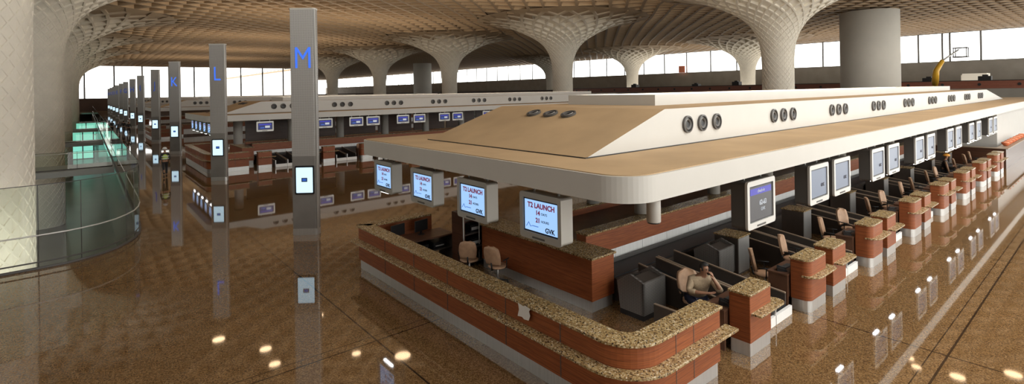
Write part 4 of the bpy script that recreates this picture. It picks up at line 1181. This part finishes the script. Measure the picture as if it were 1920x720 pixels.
def stander(lab, loc, rz, vest=False, helmet=False, top=BLK, bottom=BLK, step=.12, group=None):
    t = thing('person', lab, 'person', loc, rz, group)       # faces +y
    ch = [[('pel', (0, 0, .95), (.13, .10)), ('wst', (0, 0, 1.10), (.125, .09)), ('chs', (0, 0, 1.30), (.16, .105)), ('shc', (0, 0, 1.42), (.09, .07)), ('nk', (0, .01, 1.49), .05), ('jaw', (0, .025, 1.57), (.055, .065)), ('hd', (0, .02, 1.64), (.07, .083)), ('tp', (0, .015, 1.69), (.052, .06))]]
    for s_ in (-1, 1):
        p = 'l' if s_ < 0 else 'r'
        ch.append([('shc', None, 0), (p + 's', (s_ * .17, 0, 1.40), .055), (p + 'e', (s_ * .24, -.02, 1.14), .042), (p + 'f', (s_ * .26, .06 * s_, 1.0), .034), (p + 'w', (s_ * .26, .10 * s_, .90), .023)])
        hc = hand_chains(p, (s_ * .26, .10 * s_, .90), (0, .15, -1), (0, 1, 0), .3)
        for c_ in hc:
            for i_, q in enumerate(c_):
                if q[0] == p + 'w': c_[i_] = (p + 'w', None, 0)
        ch += hc
        f_ = s_ * step
        ch.append([('pel', None, 0), (p + 'h', (s_ * .09, 0, .90), .085), (p + 'k', (s_ * .10, f_ * .6 + .02, .50), .058), (p + 'c', (s_ * .10, f_ * .9 - .02, .32), .05), (p + 'a', (s_ * .10, f_ - .03, .09), .035), (p + 't', (s_ * .10, f_ + .08, .04), .03)])
    skin('body', fix(ch), SKIN, t, 1)
    sh = [[('pel', (0, 0, .93), (.15, .12)), ('wst', (0, 0, 1.10), (.145, .11)), ('chs', (0, 0, 1.30), (.18, .125)), ('shc', (0, 0, 1.41), (.12, .09)), ('nk', (0, 0, 1.45), .065)]]
    for s_ in (-1, 1):
        p = 'l' if s_ < 0 else 'r'
        sh.append([('shc', None, 0), (p + 's', (s_ * .17, 0, 1.40), .072), (p + 'e', (s_ * .24, -.02, 1.14), .057), (p + 'f', (s_ * .26, .06 * s_, 1.0), .046)])
    skin('shirt', fix(sh), top, t, 1)
    trr = [[('pel', (0, 0, .93), (.145, .115)), ('b', (0, 0, .88), (.13, .11))]]
    for s_ in (-1, 1):
        p = 'l' if s_ < 0 else 'r'; f_ = s_ * step
        trr.append([('pel', None, 0), (p + 'h', (s_ * .09, 0, .86), .10), (p + 'k', (s_ * .10, f_ * .6 + .02, .50), .075), (p + 'a', (s_ * .10, f_ - .03, .12), .06)])
        bm = bmn(); ellipsoid(bm, (s_ * .10, f_ + .03, .045), (.045, .125, .045), seg=10); obj('shoe', bm, SHOE, t)
    skin('trousers', fix(trr), bottom, t, 1)
    if vest:
        vv = [[('pel', (0, 0, 1.0), (.165, .135)), ('wst', (0, 0, 1.12), (.16, .13)), ('chs', (0, 0, 1.30), (.19, .14)), ('shc', (0, 0, 1.40), (.17, .11))]]
        skin('vest', vv, VEST, t, 1)
        for z in (1.08, 1.22):
            bm = bmn()
            a_ = [bm.verts.new((.222 * math.cos(q * PI / 12), .185 * math.sin(q * PI / 12), z)) for q in range(24)]; b_ = [bm.verts.new((.222 * math.cos(q * PI / 12), .185 * math.sin(q * PI / 12), z + .05)) for q in range(24)]
            for q in range(24): bm.faces.new((a_[q], a_[(q + 1) % 24], b_[(q + 1) % 24], b_[q]))
            obj('reflective_band', bm, REFL, t)
    if helmet:
        bm = bmn(); ellipsoid(bm, (0, .015, 1.70), (.125, .14, .11)); bmesh.ops.delete(bm, geom=[v for v in bm.verts if v.co.z < 1.67], context='VERTS')
        bmesh.ops.solidify(bm, geom=bm.faces[:], thickness=.006)
        cyl(bm, 0, .03, 1.665, 1.675, .15, n=20); obj('helmet', bm, HEL, t)
        face(t, (0, .02, 1.62), (0, 1, 0), hair=False)
    else: face(t, (0, .02, 1.62), (0, 1, 0))
    return t
stander('person in yellow safety vest and white helmet walking away between pylons', (3.72, 38.1, 0), math.radians(8), True, True, HEL if False else BLK, BLK, .14)
GREYC = mat('grey_clothes', (.10, .10, .11), .8)
for i, (x, y_, rz_, tp) in enumerate(((2.75, 89.5, .3, BLK), (3.3, 86.5, 2.8, GREYC), (3.95, 88.2, .1, BLK), (2.3, 107, 0, GREYC), (4.3, 84, 3.0, BLK))):
    stander(['distant person in black standing left in the small group', 'distant person in grey facing the camera in the small group', 'distant person in black standing right in the small group', 'most distant person in grey walking far down the hall', 'distant person in dark clothes nearest the pylons'][i], (x, y_, 0), rz_, top=tp, group='distant people down the hall')
pm = thing('person', 'person in dark clothes and orange helmet seated behind a far kiosk', 'person', (33.2, 6.0, 0), .1)
skin('body', fix([[('pel', (0, 0, .53), (.15, .12)), ('chs', (0, -.06, .92), (.165, .11)), ('shc', (0, -.08, 1.05), (.10, .075)), ('nk', (0, -.10, 1.12), .05), ('hd', (0, -.14, 1.24), (.072, .086)), ('tp', (0, -.13, 1.3), .055)],
    [('pel', None, 0), ('h1', (-.1, -.02, .52), .09), ('k1', (-.13, -.42, .5), .065), ('a1', (-.13, -.38, .09), .035)], [('pel', None, 0), ('h2', (.1, -.02, .52), .09), ('k2', (.13, -.42, .5), .065), ('a2', (.13, -.38, .09), .035)],
    [('shc', None, 0), ('s1', (-.18, -.08, 1.02), .055), ('e1', (-.25, -.2, .8), .042), ('w1', (-.15, -.42, .82), .025), ('g1', (-.12, -.5, .82), .02)], [('shc', None, 0), ('s2', (.18, -.08, 1.02), .055), ('e2', (.25, -.2, .8), .042), ('w2', (.15, -.42, .82), .025), ('g2', (.12, -.5, .82), .02)]]), SKIN, pm, 1)
skin('jacket', fix([[('pel', (0, 0, .58), (.17, .14)), ('chs', (0, -.06, .92), (.19, .135)), ('shc', (0, -.08, 1.04), (.13, .1)), ('nk', (0, -.09, 1.09), .07)], [('shc', None, 0), ('s1', (-.18, -.08, 1.02), .078), ('e1', (-.25, -.2, .8), .062), ('w1', (-.16, -.38, .82), .048)], [('shc', None, 0), ('s2', (.18, -.08, 1.02), .078), ('e2', (.25, -.2, .8), .062), ('w2', (.16, -.38, .82), .048)]]), BLK, pm, 1)
skin('trousers', fix([[('pel', (0, 0, .55), (.16, .13)), ('h1', (-.1, -.02, .53), .1), ('k1', (-.13, -.42, .5), .08), ('a1', (-.13, -.38, .1), .055)], [('pel', None, 0), ('h2', (.1, -.02, .53), .1), ('k2', (.13, -.42, .5), .08), ('a2', (.13, -.38, .1), .055)]]), BLK, pm, 1)
bm = bmn(); ellipsoid(bm, (0, -.13, 1.30), (.13, .15, .11)); bmesh.ops.delete(bm, geom=[v for v in bm.verts if v.co.z < 1.27], context='VERTS'); bmesh.ops.solidify(bm, geom=bm.faces[:], thickness=.006)
obj('helmet', bm, mat('helmet_orange', (.85, .38, .06), .4), pm)
face(pm, (0, -.145, 1.24), (0, -1, -.1), hair=False)

# ------------------------------------------------------------------ light: daylight through the glazing and added skylights, plus added fill lights
w = bpy.data.worlds.new('sky'); scn.world = w; w.use_nodes = True
bg = w.node_tree.nodes['Background']; bg.inputs['Color'].default_value = (1.0, .975, .93, 1); bg.inputs['Strength'].default_value = 3.9
def added_fill_light(loc, rot, a, b, e, c):
    l = bpy.data.lights.new('added_fill_light', 'AREA'); l.shape = 'RECTANGLE'; l.size = a; l.size_y = b; l.energy = e; l.color = c
    o = bpy.data.objects.new('added_fill_light', l); COL.objects.link(o); o.location = loc; o.rotation_euler = rot
added_fill_light((131, 53, 5.35), (PI, 0, 0), 30, 86, 8000, (1, .93, .82))        # added unseen fill on the balcony floor, brightens the far ceiling
for yb in (48, 76, 106): added_fill_light((-7, yb, -.5), (0, 0, 0), 14, 3, 260, (.85, 1, .9))   # added unseen fill for the lower level, under the walkways
def portal(loc, rot, sx_, sy_):
    l = bpy.data.lights.new('daylight_portal', 'AREA'); l.shape = 'RECTANGLE'; l.size = sx_; l.size_y = sy_
    l.cycles.is_portal = True
    o = bpy.data.objects.new('daylight_portal', l); COL.objects.link(o); o.location = loc; o.rotation_euler = rot
    return o
portal((XE / 2, YS + .3, 8.6), (PI / 2, 0, PI), XE, 16.6)                 # south glazing, facing +y
portal((XE - .2, (YS + YN) / 2, 13.65), (PI / 2, 0, PI / 2), YN - YS, 6.9)            # east band, facing -x
portal((34.5, 245.8, 10.8), (PI / 2, 0, 0), 87, 12.3)                                 # north, facing -y
portal((XW + .1, 117, 15.2), (PI / 2, 0, -PI / 2), 266, 3.4)                       # added west glazing, facing +x
for a, b_, c_, d in SKY:
    portal(((a + c_) / 2, (b_ + d) / 2, 17.85), (0, 0, 0), c_ - a, d - b_)

# ------------------------------------------------------------------ camera
F = Vector((.6396, .7687, 0)).normalized(); hv = Vector((F.y, -F.x, 0)); up = Vector((0, 0, 1)); th = math.radians(.95)
Rv = math.cos(th) * hv - math.sin(th) * up; Uv = math.sin(th) * hv + math.cos(th) * up
cam = bpy.data.cameras.new('camera'); co = bpy.data.objects.new('camera', cam); COL.objects.link(co)
M = Matrix.Identity(4)
for i in range(3): M[i][0] = Rv[i]; M[i][1] = Uv[i]; M[i][2] = -F[i]
M[0][3], M[1][3], M[2][3] = 0, 0, 4.9
co.matrix_world = M
cam.sensor_width = 36; cam.lens = 36 * 961 / 1920; cam.shift_y = -(360 - 171) / 1920; cam.clip_end = 2000; cam.clip_start = .05
scn.camera = co
scn.view_settings.view_transform = 'Standard'; scn.view_settings.look = 'None'; scn.view_settings.gamma = 1; scn.view_settings.exposure = .16
scn.view_settings.use_curve_mapping = False
cy_ = scn.cycles
cy_.use_denoising = True; cy_.max_bounces = 8; cy_.diffuse_bounces = 4; cy_.glossy_bounces = 4; cy_.transparent_max_bounces = 40
cy_.caustics_reflective = False; cy_.caustics_refractive = False
